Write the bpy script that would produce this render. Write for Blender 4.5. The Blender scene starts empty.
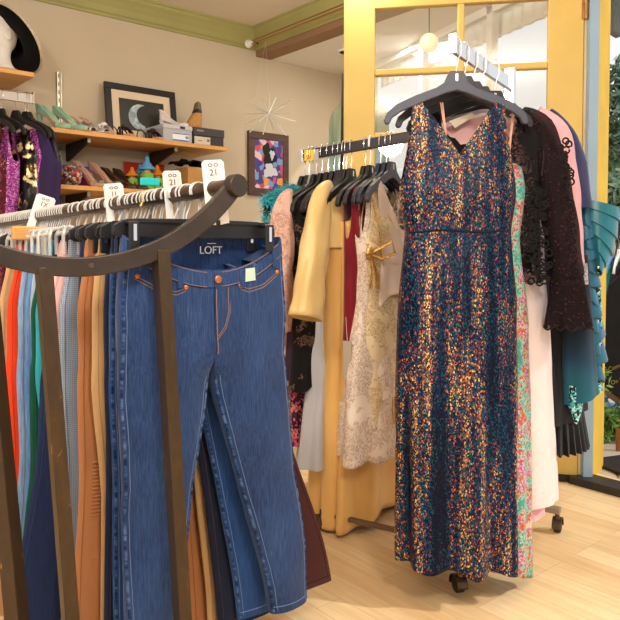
import bpy, bmesh, math, random
from mathutils import Vector, Matrix, noise
from mathutils.bvhtree import BVHTree
random.seed(7)
PI = math.pi
scene = bpy.context.scene
COL = scene.collection
R = math.radians

# ------------------------------------------------------------------ camera
EYE = 1.08
PITCH = R(2.2)
F = 690.0
CX, CY = 310.0, 277.0
cam_d = bpy.data.cameras.new('camera')
cam = bpy.data.objects.new('camera', cam_d); COL.objects.link(cam)
cam.location = (0, 0, EYE)
cam.rotation_euler = (PI/2 - PITCH, 0, 0)
cam_d.sensor_width = 36.0
cam_d.lens = F/620*36.0
cam_d.shift_y = (CY-310)/620
cam_d.clip_start = 0.05
scene.camera = cam

def ray(px, py):
    x = (px-CX)/F; up = (CY-py)/F
    return Vector((x, math.cos(PITCH)+math.sin(PITCH)*up, -math.sin(PITCH)+math.cos(PITCH)*up))
def W(px, py, Y):                       # a seen point at forward distance Y
    d = ray(px, py); d = d*(Y/d.y)
    return Vector((d.x, d.y, EYE+d.z))
def zat(py, Y): return W(CX, py, Y).z
def xat(px, Y): return (px-CX)/F*Y

# ------------------------------------------------------------------ colour / materials
def lin(c):
    c /= 255.0
    return c/12.92 if c <= .04045 else ((c+.055)/1.055)**2.4
def C(r, g, b, a=1): return (lin(r), lin(g), lin(b), a)

class NT:
    def __init__(s, name):
        s.m = bpy.data.materials.new(name); s.m.use_nodes = True
        s.t = s.m.node_tree; s.t.nodes.clear()
        s.out = s.n('OutputMaterial'); s.b = s.n('BsdfPrincipled')
        s.l(s.b.outputs[0], s.out.inputs[0])
        s._tc = None
    def n(s, k, **kw):
        nd = s.t.nodes.new('ShaderNode'+k)
        for a, v in kw.items(): setattr(nd, a, v)
        return nd
    def l(s, a, b): s.t.links.new(a, b)
    def tc(s, scale=(1,1,1), rot=(0,0,0), loc=(0,0,0)):
        if s._tc is None: s._tc = s.n('TexCoord')
        mp = s.n('Mapping'); s.l(s._tc.outputs['Object'], mp.inputs[0])
        mp.inputs['Scale'].default_value = scale; mp.inputs['Rotation'].default_value = rot
        mp.inputs['Location'].default_value = loc
        return mp.outputs[0]
    def noise(s, scale=(1,1,1), sc=1, detail=3, dist=0, rough=.5, loc=(0,0,0)):
        nd = s.n('TexNoise'); s.l(s.tc(scale, loc=loc), nd.inputs['Vector'])
        nd.inputs['Scale'].default_value = sc; nd.inputs['Detail'].default_value = detail
        nd.inputs['Distortion'].default_value = dist; nd.inputs['Roughness'].default_value = rough
        return nd.outputs[0]
    def vor(s, scale=(1,1,1), sc=1, feature='F1', rnd=1):
        nd = s.n('TexVoronoi', feature=feature); s.l(s.tc(scale), nd.inputs['Vector'])
        nd.inputs['Scale'].default_value = sc; nd.inputs['Randomness'].default_value = rnd
        return nd
    def ramp(s, fac, stops, interp='LINEAR'):
        nd = s.n('ValToRGB'); nd.color_ramp.interpolation = interp
        e = nd.color_ramp.elements
        while len(e) > 1: e.remove(e[-1])
        e[0].position = stops[0][0]; e[0].color = stops[0][1]
        for p, c in stops[1:]:
            x = e.new(p); x.color = c
        s.l(fac, nd.inputs[0]); return nd.outputs[0]
    def math(s, op, a, b=None, clamp=False):
        nd = s.n('Math', operation=op); nd.use_clamp = clamp
        for i, v in enumerate((a, b)):
            if v is None: continue
            if isinstance(v, (int, float)): nd.inputs[i].default_value = v
            else: s.l(v, nd.inputs[i])
        return nd.outputs[0]
    def mix(s, fac, a, b, mode='MIX'):
        nd = s.n('MixRGB', blend_type=mode)
        for i, v in enumerate((fac, a, b)):
            if isinstance(v, (int, float)): nd.inputs[i].default_value = v
            elif isinstance(v, tuple): nd.inputs[i].default_value = v
            else: s.l(v, nd.inputs[i])
        return nd.outputs[0]
    def bump(s, h, strength=.3, dist=.002):
        nd = s.n('Bump'); nd.inputs['Strength'].default_value = strength
        nd.inputs['Distance'].default_value = dist
        s.l(h, nd.inputs['Height']); s.l(nd.outputs[0], s.b.inputs['Normal'])
    def color(s, v):
        if isinstance(v, tuple): s.b.inputs['Base Color'].default_value = v
        else: s.l(v, s.b.inputs['Base Color'])
    def set(s, rough=.6, metal=0, spec=.3, sheen=0):
        s.b.inputs['Roughness'].default_value = rough
        s.b.inputs['Metallic'].default_value = metal
        s.b.inputs['Specular IOR Level'].default_value = spec
        if sheen:
            s.b.inputs['Sheen Weight'].default_value = sheen
    def alpha(s, v):
        if isinstance(v, (int, float)): s.b.inputs['Alpha'].default_value = v
        else: s.l(v, s.b.inputs['Alpha'])

_cache = {}
def mk(name, col, rough=.6, metal=0, spec=.3, var=.0, vs=(20,20,20), bump=0, bs=(200,200,200), alpha=None, sheen=0, col2=None):
    if name in _cache: return _cache[name]
    t = NT(name); t.set(rough, metal, spec, sheen)
    if var or col2:
        f = t.noise(vs, 1, 4)
        c2 = col2 or tuple(max(0, c*(1-var)) for c in col[:3])+(1,)
        c1 = col if col2 else tuple(min(1, c*(1+var*.6)) for c in col[:3])+(1,)
        t.color(t.ramp(f, [(.35, c2), (.65, c1)]))
    else: t.color(col)
    if bump: t.bump(t.noise(bs, 1, 2), bump)
    if alpha is not None: t.alpha(alpha)
    _cache[name] = t.m
    return t.m

def denim(name, dark, mid, light, streak=260, fade=.5):
    t = NT(name); t.set(.8, 0, .2, .15)
    a = t.noise((streak*1.5, streak*1.5, 22), 1, 3)
    b = t.noise((6, 6, 3.5), 1, 4)
    c = t.noise((700, 700, 700), 1, 1)
    f = t.math('ADD', t.math('MULTIPLY', a, .5), t.math('MULTIPLY', b, fade))
    f = t.math('ADD', f, t.math('MULTIPLY', c, .18))
    f = t.math('SUBTRACT', f, .09+fade*.35)
    t.color(t.ramp(f, [(.12, dark), (.40, mid), (.72, light)]))
    t.bump(a, .35, .0012)
    return t.m

def cloth(name, col, var=.12, rough=.75, bump=.3, weave=500, sheen=.1, spec=.2):
    t = NT(name); t.set(rough, 0, spec, sheen)
    f = t.noise((12, 12, 5), 1, 3)
    lo = tuple(c*(1-var) for c in col[:3])+(1,)
    t.color(t.ramp(f, [(.3, lo), (.7, col)]))
    t.bump(t.noise((weave, weave, weave), 1, 1), bump, .0008)
    return t.m

def satin(name, col, rough=.38):
    t = NT(name); t.set(rough, 0, .5, .2)
    f = t.noise((9, 9, 1.5), 1, 2)
    t.color(t.ramp(f, [(.3, tuple(c*.88 for c in col[:3])+(1,)), (.7, col)]))
    t.bump(t.noise((18, 18, 3), 1, 2), .25, .01)
    return t.m

def sequin(name, bands, scale=330, squash=.75, metal=.45, rough=.32, stripe=(16, 6, 1.6), mixr=.62, jit=.55, stripe_w=1.15, bias=0.0, boost=None, spec=.6):
    """small discs, each with a colour of its own, sorted loosely into vertical streaks"""
    t = NT(name); t.set(rough, metal, spec)
    v = t.vor((scale, scale, scale*squash), 1)
    sep = t.n('SeparateColor'); t.l(v.outputs['Color'], sep.inputs[0])
    s1 = t.noise(stripe, 1, 3, .4)
    f = t.math('ADD', t.math('MULTIPLY', sep.outputs[0], mixr), t.math('MULTIPLY', s1, stripe_w))
    f = t.math('SUBTRACT', f, (mixr+stripe_w)/2-.5-bias)
    if boost:
        sx = t.n('SeparateXYZ'); t.l(t.tc(), sx.inputs[0])
        k = t.math('MULTIPLY', t.math('SUBTRACT', sx.outputs['Z'], boost[0]), 8, True)
        f = t.math('ADD', f, t.math('MULTIPLY', k, boost[1]))
    t.color(t.ramp(f, bands, 'CONSTANT'))
    vm = t.n('VectorMath', operation='SUBTRACT'); t.l(v.outputs['Color'], vm.inputs[0]); vm.inputs[1].default_value = (.5,.5,.5)
    sc = t.n('VectorMath', operation='SCALE'); t.l(vm.outputs[0], sc.inputs[0]); sc.inputs['Scale'].default_value = jit
    g = t.n('NewGeometry'); ad = t.n('VectorMath', operation='ADD'); t.l(g.outputs['Normal'], ad.inputs[0]); t.l(sc.outputs[0], ad.inputs[1])
    no = t.n('VectorMath', operation='NORMALIZE'); t.l(ad.outputs[0], no.inputs[0])
    t.l(no.outputs[0], t.b.inputs['Normal'])
    return t.m

def lace(name, thread, ground, scale=45, cut=.5, see=0.0, net=0.0, rough=.8, dist=1.6):
    """raised scrolling thread over a ground cloth or over open net (see = how open)"""
    t = NT(name); t.set(rough, 0, .2, .1)
    a = t.noise((scale, scale, scale), 1, 2, dist)
    w = t.math('ABSOLUTE', t.math('SUBTRACT', a, .5))
    w = t.math('MULTIPLY', w, 9, True)
    w = t.math('SUBTRACT', 1, w)
    b = t.noise((scale*.35, scale*.35, scale*.35), 1, 2, .8)
    m = t.math('MAXIMUM', w, t.math('MULTIPLY', t.math('SUBTRACT', b, cut), 14, True))
    m = t.ramp(m, [(.3, (0,0,0,1)), (.55, (1,1,1,1))])
    t.color(t.mix(m, ground, thread))
    t.bump(m, .6, .003)
    if see:
        t.alpha(t.math('MAXIMUM', m, 1-see))
    return t.m

# ------------------------------------------------------------------ mesh building
def spow(v, p): return math.copysign(abs(v)**p, v)
def lerp(a, b, t): return a+(b-a)*t
def sstep(a, b, x):
    t = min(1, max(0, (x-a)/(b-a))); return t*t*(3-2*t)
def interp(tab, x):
    """tab: list of (x, v...) sorted ascending in x"""
    if x <= tab[0][0]: return tab[0][1:]
    if x >= tab[-1][0]: return tab[-1][1:]
    for p, q in zip(tab, tab[1:]):
        if x <= q[0]:
            t = (x-p[0])/(q[0]-p[0]); t = t*t*(3-2*t)*.5+t*.5
            return tuple(lerp(a, b, t) for a, b in zip(p[1:], q[1:]))

class MB:
    def __init__(s): s.bm = bmesh.new(); s.mi = 0
    def _f(s, vs):
        try:
            f = s.bm.faces.new(vs); f.material_index = s.mi; return f
        except ValueError: return None
    def box(s, c, size, M=None):
        c = Vector(c); hx, hy, hz = (v/2 for v in size)
        vs = []
        for dx in (-1, 1):
            for dy in (-1, 1):
                for dz in (-1, 1):
                    p = Vector((dx*hx, dy*hy, dz*hz))
                    if M is not None: p = M @ p
                    vs.append(s.bm.verts.new(c+p))
        for q in ((0,1,3,2), (4,6,7,5), (0,4,5,1), (2,3,7,6), (0,2,6,4), (1,5,7,3)): s._f([vs[i] for i in q])
        return s
    def tube(s, pts, r, n=8, closed=False, caps=True, flat=None, up=None):
        pts = [Vector(p) for p in pts]; m = len(pts)
        rs = r if isinstance(r, (list, tuple)) else [r]*m
        rings = []; prev = None
        for i, p in enumerate(pts):
            if closed: tg = pts[(i+1) % m]-pts[i-1]
            else: tg = pts[min(i+1, m-1)]-pts[max(i-1, 0)]
            if tg.length < 1e-9: tg = Vector((0,0,1))
            tg.normalize()
            if up is not None:
                a = Vector(up); a = a - tg*a.dot(tg)
                if a.length < 1e-6: a = tg.orthogonal()
            elif prev is None: a = tg.orthogonal()
            else:
                a = prev-tg*prev.dot(tg)
                if a.length < 1e-6: a = tg.orthogonal()
            a.normalize(); prev = a; b = tg.cross(a)
            fl = flat if flat is None or isinstance(flat, (int, float)) else flat[i]
            ring = []
            for k in range(n):
                th = 2*PI*k/n
                ring.append(s.bm.verts.new(p+a*math.cos(th)*rs[i]+b*math.sin(th)*rs[i]*(fl if fl else 1)))
            rings.append(ring)
        s.rings(rings, closed)
        if caps and not closed:
            s._f(rings[0][::-1]); s._f(rings[-1])
        return s
    def rings(s, rings, closed=False, wrap=True):
        m = len(rings)
        for i in range(m if closed else m-1):
            A, B = rings[i], rings[(i+1) % m]; n = len(A)
            for k in range(n if wrap else n-1):
                s._f([A[k], A[(k+1) % n], B[(k+1) % n], B[k]])
    def lathe(s, prof, n=24, M=None, c=(0,0,0), cap=True, sq=1.0):
        M = M or Matrix.Identity(3); c = Vector(c); rings = []
        for r, z in prof:
            rings.append([s.bm.verts.new(c+M @ Vector((r*math.cos(2*PI*k/n), r*sq*math.sin(2*PI*k/n), z))) for k in range(n)])
        s.rings(rings)
        if cap: s._f(rings[0][::-1]); s._f(rings[-1])
        return s
    def sphere(s, c, r, n=14, M=None):
        r = (r, r, r) if isinstance(r, (int, float)) else r
        c = Vector(c); rings = []
        for i in range(1, n//2+1):
            ph = PI*i/(n//2+1)
            ring = []
            for k in range(n):
                p = Vector((r[0]*math.sin(ph)*math.cos(2*PI*k/n), r[1]*math.sin(ph)*math.sin(2*PI*k/n), r[2]*math.cos(ph)))
                ring.append(s.bm.verts.new(c+(M @ p if M else p)))
            rings.append(ring)
        s.rings(rings)
        for ring, z in ((rings[0], r[2]), (rings[-1], -r[2])):
            p = Vector((0,0,z)); v = s.bm.verts.new(c+(M @ p if M else p))
            for k in range(n): s._f([ring[k], ring[(k+1) % n], v])
        return s
    def prism(s, poly, y0, y1, M=None, c=(0,0,0)):
        """polygon in x,z extruded along y"""
        M = M or Matrix.Identity(3); c = Vector(c)
        a = [s.bm.verts.new(c+M @ Vector((x, y0, z))) for x, z in poly]
        b = [s.bm.verts.new(c+M @ Vector((x, y1, z))) for x, z in poly]
        s._f(a); s._f(b[::-1]); n = len(a)
        for k in range(n): s._f([a[k], b[k], b[(k+1) % n], a[(k+1) % n]])
        return s
    def grid(s, fn, nu, nv, wrap=False):
        rows = [[s.bm.verts.new(fn(u/(nu if wrap else nu-1), v/(nv-1))) for u in range(nu)] for v in range(nv)]
        s.rings(rows, wrap=wrap); return s
    def build(s, name, mat, parent=None, smooth=True, bevel=0, sub=0, solid=0, loc=None, rotz=0, segs=2, keep=False, soloff=0):
        bm = s.bm
        bmesh.ops.recalc_face_normals(bm, faces=bm.faces)
        me = bpy.data.meshes.new(name); bm.to_mesh(me)
        if not keep: bm.free()
        for m in (mat if isinstance(mat, (list, tuple)) else [mat]): me.materials.append(m)
        if smooth:
            for p in me.polygons: p.use_smooth = True
        o = bpy.data.objects.new(name, me); COL.objects.link(o)
        if parent is not None: o.parent = parent
        if loc is not None: o.location = loc
        if rotz: o.rotation_euler = (0, 0, rotz)
        if solid:
            md = o.modifiers.new('solid', 'SOLIDIFY'); md.thickness = solid; md.offset = soloff
        if sub:
            md = o.modifiers.new('sub', 'SUBSURF'); md.levels = sub; md.render_levels = sub
        if bevel:
            md = o.modifiers.new('bevel', 'BEVEL'); md.width = bevel; md.segments = segs; md.limit_method = 'ANGLE'; md.angle_limit = R(40)
            if smooth:
                md2 = o.modifiers.new('wn', 'WEIGHTED_NORMAL'); md2.keep_sharp = False
        elif smooth:
            try: me.set_sharp_from_angle(angle=R(50))
            except Exception: pass
        return o

def tag(o, label=None, cat=None, group=None, kind=None):
    if label: o['label'] = label
    if cat: o['category'] = cat
    if group: o['group'] = group
    if kind: o['kind'] = kind
    return o
def thing(name, label, cat, loc=(0,0,0), rotz=0, group=None):
    o = bpy.data.objects.new(name, None); COL.objects.link(o)
    o.empty_display_size = .05
    o.location = loc; o.rotation_euler = (0, 0, rotz)
    return tag(o, label, cat, group)
def kids(o): return [c for c in COL.objects if c.parent == o]
def dup(root, loc, rotz, label=None, group=None):
    r = root.copy(); COL.objects.link(r); r.location = loc; r.rotation_euler = (0, 0, rotz)
    if label: r['label'] = label
    if group: r['group'] = group
    for ch in list(root.children):
        c = ch.copy(); COL.objects.link(c); c.parent = r
        for g in list(ch.children):
            d = g.copy(); COL.objects.link(d); d.parent = c
    return r
def text_bm(mb, s, size, M, c, depth=.0008, align='CENTER'):
    cu = bpy.data.curves.new('txt', 'FONT'); cu.body = s; cu.size = size; cu.extrude = depth; cu.align_x = align; cu.align_y = 'CENTER'
    o = bpy.data.objects.new('txt', cu); COL.objects.link(o)
    dg = bpy.context.evaluated_depsgraph_get()
    me = bpy.data.meshes.new_from_object(o.evaluated_get(dg))
    bpy.data.objects.remove(o); bpy.data.curves.remove(cu)
    base = len(mb.bm.verts); mb.bm.from_mesh(me); mb.bm.verts.ensure_lookup_table()
    for v in mb.bm.verts[base:]: v.co = Vector(c)+M @ v.co
    bpy.data.meshes.remove(me)
def rx(a): return Matrix.Rotation(a, 3, 'X')
def ry(a): return Matrix.Rotation(a, 3, 'Y')
def rz(a): return Matrix.Rotation(a, 3, 'Z')
UPRIGHT = rx(PI/2)                      # text in the x,z plane facing -y

# common materials
chrome = mk('chrome', C(225,225,228), .18, 1)
blk_plastic = mk('black_plastic', C(26,26,29), .42, 0, .5)
slate_plastic = mk('slate_plastic', C(66,70,84), .45, 0, .5)
white_pl = mk('white_plastic', C(240,238,232), .4)
black_metal = mk('black_metal', C(24,22,21), .45, .3, .5)
# ------------------------------------------------------------------ the room
U = Vector((.765, .644, 0)).normalized()          # along the left wall
V = Vector((-.644, .765, 0)).normalized()         # into the left wall
ROT = math.atan2(U.y, U.x)
W0 = Vector(((256.5-310)/F*5.3, 5.3, 0))            # left wall meets the beam
def RP(a, b, z=0): return W0+U*a-V*b+Vector((0,0,z))     # a along wall, b out into the room
def room_at(px, b):
    """a along the wall so that a point b out from it is seen at column px"""
    k = (px-CX)/F; p = W0-V*b
    return (k*p.y-p.x)/(U.x-k*U.y)
def rb(mb, a0, a1, b0, b1, z0, z1):
    c = RP((a0+a1)/2, (b0+b1)/2, (z0+z1)/2); mb.box(c, (abs(a1-a0), abs(b1-b0), abs(z1-z0)), rz(ROT)); return mb
def struct(o): o['kind'] = 'structure'; return o

ZC, ZB = 2.735, 2.55
wall_m = mk('wall_paint', C(200,183,157), .85, 0, .15, .04, (2,2,2), .15, (90,90,90))
ceil_m = mk('ceiling_paint', C(230,218,200), .9, 0, .1, .03, (2,2,2))
olive = mk('olive_trim_paint', C(166,160,100), .6, 0, .3, .06, (3,3,3))
taupe = mk('taupe_beam_paint', C(150,116,86), .75)
yellow = mk('yellow_paint', C(226,192,106), .5, 0, .35, .05, (5,5,5), .1, (60,60,60))
yellow_out = mk('yellow_wall_paint', C(214,176,70), .8, 0, .2, .08, (6,6,6), .3, (120,120,120))
bluegrey = mk('blue_grey_paint', C(150,176,196), .6, 0, .3, .06, (3,3,3))
cream_p = mk('cream_paint', C(232,206,166), .7, 0, .2, .12, (30,30,6))

def floor_mat():
    t = NT('maple_laminate'); t.set(.32, 0, .35)
    mp = t.tc((1,1,1), (0, 0, -ROT-PI/2))
    br = t.n('TexBrick'); t.l(mp, br.inputs['Vector'])
    br.offset = .5; br.offset_frequency = 3
    for k, v in (('Scale', 1), ('Mortar Size', .0007), ('Brick Width', .62), ('Row Height', .095), ('Bias', 0.0)): br.inputs[k].default_value = v
    br.inputs['Color1'].default_value = C(238,212,168); br.inputs['Color2'].default_value = C(224,190,142)
    br.inputs['Mortar'].default_value = C(190,152,108)
    mp2 = t.tc((1,1,1), (0, 0, -ROT-PI/2)); sc = t.n('Mapping'); t.l(mp2, sc.inputs[0]); sc.inputs['Scale'].default_value = (3, 42, 1)
    n = t.n('TexNoise'); t.l(sc.outputs[0], n.inputs['Vector']); n.inputs['Scale'].default_value = 1; n.inputs['Detail'].default_value = 4; n.inputs['Distortion'].default_value = .6
    g = t.ramp(n.outputs[0], [(.3, C(205,178,150)), (.62, (1,1,1,1))])
    t.color(t.mix(.32, br.outputs[0], g, 'MULTIPLY'))
    return t.m
mb = MB(); mb.box((0, 1.6, -.05), (9, 9.6, .1)); mb.box
fl = mb.build('floor', floor_mat(), smooth=False); struct(fl)
# keep the floor inside the shop: it ends at the doorway line
bm = bmesh.new(); bm.from_mesh(fl.data)
for pt, nn in ((RP(.10, 0), U), (RP(0, -.12), V)):
    bmesh.ops.bisect_plane(bm, geom=bm.verts[:]+bm.edges[:]+bm.faces[:], plane_co=pt, plane_no=nn, clear_outer=True)
    bmesh.ops.holes_fill(bm, edges=bm.edges[:], sides=0)
bm.to_mesh(fl.data); bm.free()

mb = MB(); rb(mb, -6.5, .95, -.1, 0, 0, ZC+.05); struct(mb.build('wall_left', wall_m, smooth=False))
mb = MB(); rb(mb, -6.5, .0, -.1, 6.3, ZC, ZC+.08); struct(mb.build('ceiling', ceil_m, smooth=False))
BAY = [(.139, 0), (.90, 0), (.90, .36), (.26, 2.58), (.139, 2.64)]
def slab(mb, pts, z0, z1):
    lo_ = [mb.bm.verts.new(RP(a, b, z0)) for a, b in pts]; hi_ = [mb.bm.verts.new(RP(a, b, z1)) for a, b in pts]
    mb._f(lo_[::-1]); mb._f(hi_); mb.rings([lo_, hi_]); return mb
bay_white = mk('bay_white_paint', C(236,230,220), .85, 0, .15)
struct(slab(MB(), BAY, ZB, ZB+.08).build('ceiling_bay', bay_white, smooth=False))
mb = MB(); rb(mb, .0, .14, 0, 5.0, ZB-.0, ZC+.05); struct(mb.build('trim_1', taupe, smooth=False))

def crown(mb, axis):
    prof = [(0,-.142),(.012,-.142),(.018,-.128),(.03,-.118),(.042,-.085),(.066,-.05),(.084,-.03),(.09,-.014),(.1,-.012),(.1,0),(0,0)]
    if axis == 'wall': A, B = (lambda d: RP(-6.5, d)), (lambda d: RP(-d, d))
    else: A, B = (lambda d: RP(-d, d)), (lambda d: RP(-d, 5.0))
    for i in range(len(prof)-1):
        (d0, z0), (d1, z1) = prof[i], prof[i+1]
        q = [A(d0)+Vector((0,0,ZC+z0)), B(d0)+Vector((0,0,ZC+z0)), B(d1)+Vector((0,0,ZC+z1)), A(d1)+Vector((0,0,ZC+z1))]
        mb._f([mb.bm.verts.new(p) for p in q])
    bmesh.ops.remove_doubles(mb.bm, verts=mb.bm.verts[:], dist=1e-5)
mb = MB(); crown(mb, 'wall'); struct(mb.build('trim_2', olive, smooth=False))
mb = MB(); crown(mb, 'beam'); struct(mb.build('trim_3', olive, smooth=False))
mb = MB(); rb(mb, -6.5, -.2, 6.2, 6.3, 0, .95); rb(mb, -6.5, -.2, 6.2, 6.3, 2.3, ZC+.05); struct(mb.build('wall_fill_block', wall_m, smooth=False))  # unseen wall added to cut low fill light, gap left open for daylight
mb = MB(); rb(mb, -6.5, .0, 0, .015, 0, .1); struct(mb.build('baseboard_left', cream_p, smooth=False))

# display bay: platform, back wall with a street window
struct(slab(MB(), [(.10, 0)]+BAY[1:4]+[(.10, 2.64)], 0, .38).build('wall_bay_platform', cream_p, smooth=False))
AB = .86
mb = MB(); rb(mb, AB, AB+.09, 0, .36, .38, ZB); struct(mb.build('wall_back', wall_m, smooth=False))
WP, WQ = RP(AB, .36), RP(.235, 2.55); WL = (WQ-WP).length; WROT = math.atan2((WQ-WP).y, (WQ-WP).x)+PI/2
mb = MB(); cc = (WP+WQ)/2
mb.box(cc+Vector((0,0,.565)), (.08, WL, .37), rz(WROT)); struct(mb.build('wall_sill', wall_m, smooth=False))
wf = mk('window_white_paint', C(226,222,212), .5)
win = thing('window_1', None, None, Vector((cc.x, cc.y, .75)), WROT); win['kind'] = 'structure'
mb = MB()
for k in range(4): mb.box((0, -WL/2+.03+(WL-.06)*k/3, .9), (.05, .05, 1.8))
for zz in (.025, 1.775): mb.box((0, 0, zz), (.05, WL, .05))
mb.build('window_frame', wf, win, smooth=False)
glass = NT('clear_pane'); glass.set(.03, 0, .5)
tr = glass.n('BsdfTransparent'); gl = glass.n('BsdfGlossy'); gl.inputs['Roughness'].default_value = .02
mx = glass.n('MixShader'); lw = glass.n('LayerWeight'); lw.inputs[0].default_value = .5
glass.l(glass.math('ADD', glass.math('MULTIPLY', glass.math('POWER', lw.outputs['Facing'], 4), .5), .04), mx.inputs[0]); glass.l(tr.outputs[0], mx.inputs[1]); glass.l(gl.outputs[0], mx.inputs[2]); glass.l(mx.outputs[0], glass.out.inputs[0])
for k in range(3):
    mb = MB(); mb.box((0, -WL/2+.03+(WL-.06)*(k+.5)/3, .9), (.006, (WL-.06)/3-.05, 1.7)); mb.build('pane', glass.m, win, smooth=False)
# pleated sun shade half drawn across the bay window
sh = MB()
def shade(u, v):
    p = WP.lerp(WQ, .03+.94*u)+(WQ-WP).normalized().cross(Vector((0,0,1)))*(-.06-.008*math.cos(u*150)); return Vector((p.x, p.y, 2.53-.16*v))
sh.grid(shade, 140, 8)
o = sh.build('window_shade', mk('shade_cloth', C(232,228,216), .8), solid=.002); tag(o, 'white pleated shade across the top of the bay window behind the door', 'window shade')

# recessed lamp in the bay ceiling
p = RP(room_at(343, .25), .25, ZB)
ld = W(343, 51, 5.0)
dl = thing('ceiling_light', 'small round white downlight in the low ceiling left of the yellow door', 'ceiling light', RP(room_at(345, .55), .55, ZB-.012))
MB().lathe([(.062, .0), (.062, .012), (.048, .012), (.045, .0)], 24).build('trim_ring', white_pl, dl)
em = NT('lamp_lens'); em.color(C(255,246,225)); em.b.inputs['Emission Color'].default_value = (1,.93,.8,1); em.b.inputs['Emission Strength'].default_value = 3
MB().lathe([(.046, .003), (.0001, .001)], 20).build('lens', em.m, dl)

# ------------------------------------------------------------------ the open yellow door
D0 = Vector((xat(579.5, 3.2), 3.2, 0)); DA = math.atan2(.173, -.985)
DW, DH = 1.10, 2.43
door = thing('door_1', None, None, D0, DA+PI); door['kind'] = 'structure'
# local: x runs from the hinge (0) to -DW, the room face is y = -.0225
def dx(px):                              # column -> local x along the door face
    k = (px-CX)/F; d = Vector((-.985, .173))
    t = (D0.x-k*D0.y)/(k*d.y-d.x); return -t
gx0, gx1 = -DW+.150, -.155
def dbox(x0, x1, z0, z1, y0=-.0225, y1=.0225, mb=None):
    mb = mb or MB(); mb.box(((x0+x1)/2, (y0+y1)/2, (z0+z1)/2), (x1-x0, y1-y0, z1-z0)); return mb
for a, b in ((-DW, gx0), (gx1, 0)): dbox(a, b, .012, DH).build('stile', yellow, door, smooth=False, bevel=.004)
ztop, step = 2.235, .3015
dbox(gx0, gx1, ztop, DH).build('rail', yellow, door, smooth=False, bevel=.004)
dbox(gx0, gx1, .012, .26).build('rail', yellow, door, smooth=False, bevel=.004)
dbox(gx0, gx1, .68, ztop-5*step+.02).build('rail', yellow, door, smooth=False, bevel=.004)
dbox(gx0, gx1, .26, .68, -.008, .008).build('panel', yellow, door, smooth=False)
gm = (gx0+gx1)/2+.005
zb = ztop-5*step
dbox(gm-.016, gm+.016, zb, ztop).build('muntin', yellow, door, smooth=False, bevel=.006)
for k in range(1, 5):
    z = ztop-k*step
    for a, b in ((gx0, gm-.016), (gm+.016, gx1)):
        dbox(a, b, z-.015, z+.015).build('muntin', yellow, door, smooth=False, bevel=.006)
dglass = NT('door_pane'); 
tr = dglass.n('BsdfTransparent'); gl = dglass.n('BsdfGlossy'); gl.inputs['Roughness'].default_value = .015
tr.inputs[0].default_value = (.97,.98,.97,1)
mx = dglass.n('MixShader'); lw = dglass.n('LayerWeight'); lw.inputs[0].default_value = .5
fm = dglass.math('ADD', dglass.math('MULTIPLY', dglass.math('POWER', lw.outputs['Facing'], 4), .6), .13)
dglass.l(fm, mx.inputs[0]); dglass.l(tr.outputs[0], mx.inputs[1]); dglass.l(gl.outputs[0], mx.inputs[2]); dglass.l(mx.outputs[0], dglass.out.inputs[0])
for k in range(5):
    z1 = ztop-k*step-(.015 if k else 0); z0 = ztop-(k+1)*step+(.015 if k < 4 else .02)
    for a, b in ((gx0, gm-.016), (gm+.016, gx1)):
        dbox(a, b, z0, z1, -.003, .003).build('pane', dglass.m, door, smooth=False)
dbox(-DW+.02, -.02, .006, .035, -.035, -.0225).build('door_sweep', black_metal, door, smooth=False, bevel=.003)
brass = mk('worn_brass', C(170,122,66), .4, .6, .4, .3, (60,60,60))
for z in (2.18, 1.42, .5):
    mb = MB(); mb.tube([(.008,-.03,z-.05),(.008,-.03,z+.05)], .008, 10); mb.box((.004,-.024,z), (.03,.004,.1)); mb.build('hinge', brass, door)

# jamb at the hinge side and the entry reveal
J = Vector((xat(589.5, 3.17), 3.17, 0))
mb = MB()
jx0, jx1 = xat(580.5, 3.19), xat(587, 3.19)
mb.box((.5*(jx0+jx1), 3.21, 1.28), (jx1-jx0, .05, 2.56)); struct(mb.build('trim_4', cream_p, smooth=False))
mb = MB(); jx0, jx1 = xat(586.5, 3.15), xat(596.2, 3.15)
mb.box((.5*(jx0+jx1), 3.175, 1.28), (jx1-jx0, .05, 2.56)); struct(mb.build('trim_5', bluegrey, smooth=False, bevel=.002))
p0 = Vector((xat(595.6, 3.16), 3.165, 0)); p1 = Vector((xat(606.5, 3.46), 3.46, 0)); dd = (p1-p0); a = math.atan2(dd.y, dd.x)
mb = MB(); mb.box((p0+p1)/2+rz(a) @ Vector((0, .045, 1.28)), (dd.length, .09, 2.7), rz(a)); struct(mb.build('wall_entry', yellow_out, smooth=False))
# threshold
t0 = W(577, 474, 3.2); t0.z = 0
mb = MB(); tdir = -V
c = Vector((xat(579, 3.2), 3.2, 0))+tdir*.62
mb.box(c+Vector((0,0,.012)), (.12, 1.25, .045), rz(ROT)); 
struct(mb.build('trim_6', mk('threshold_metal', C(58,56,54), .5, .4, .4, .15, (40,40,40)), smooth=False, bevel=.006))
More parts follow.
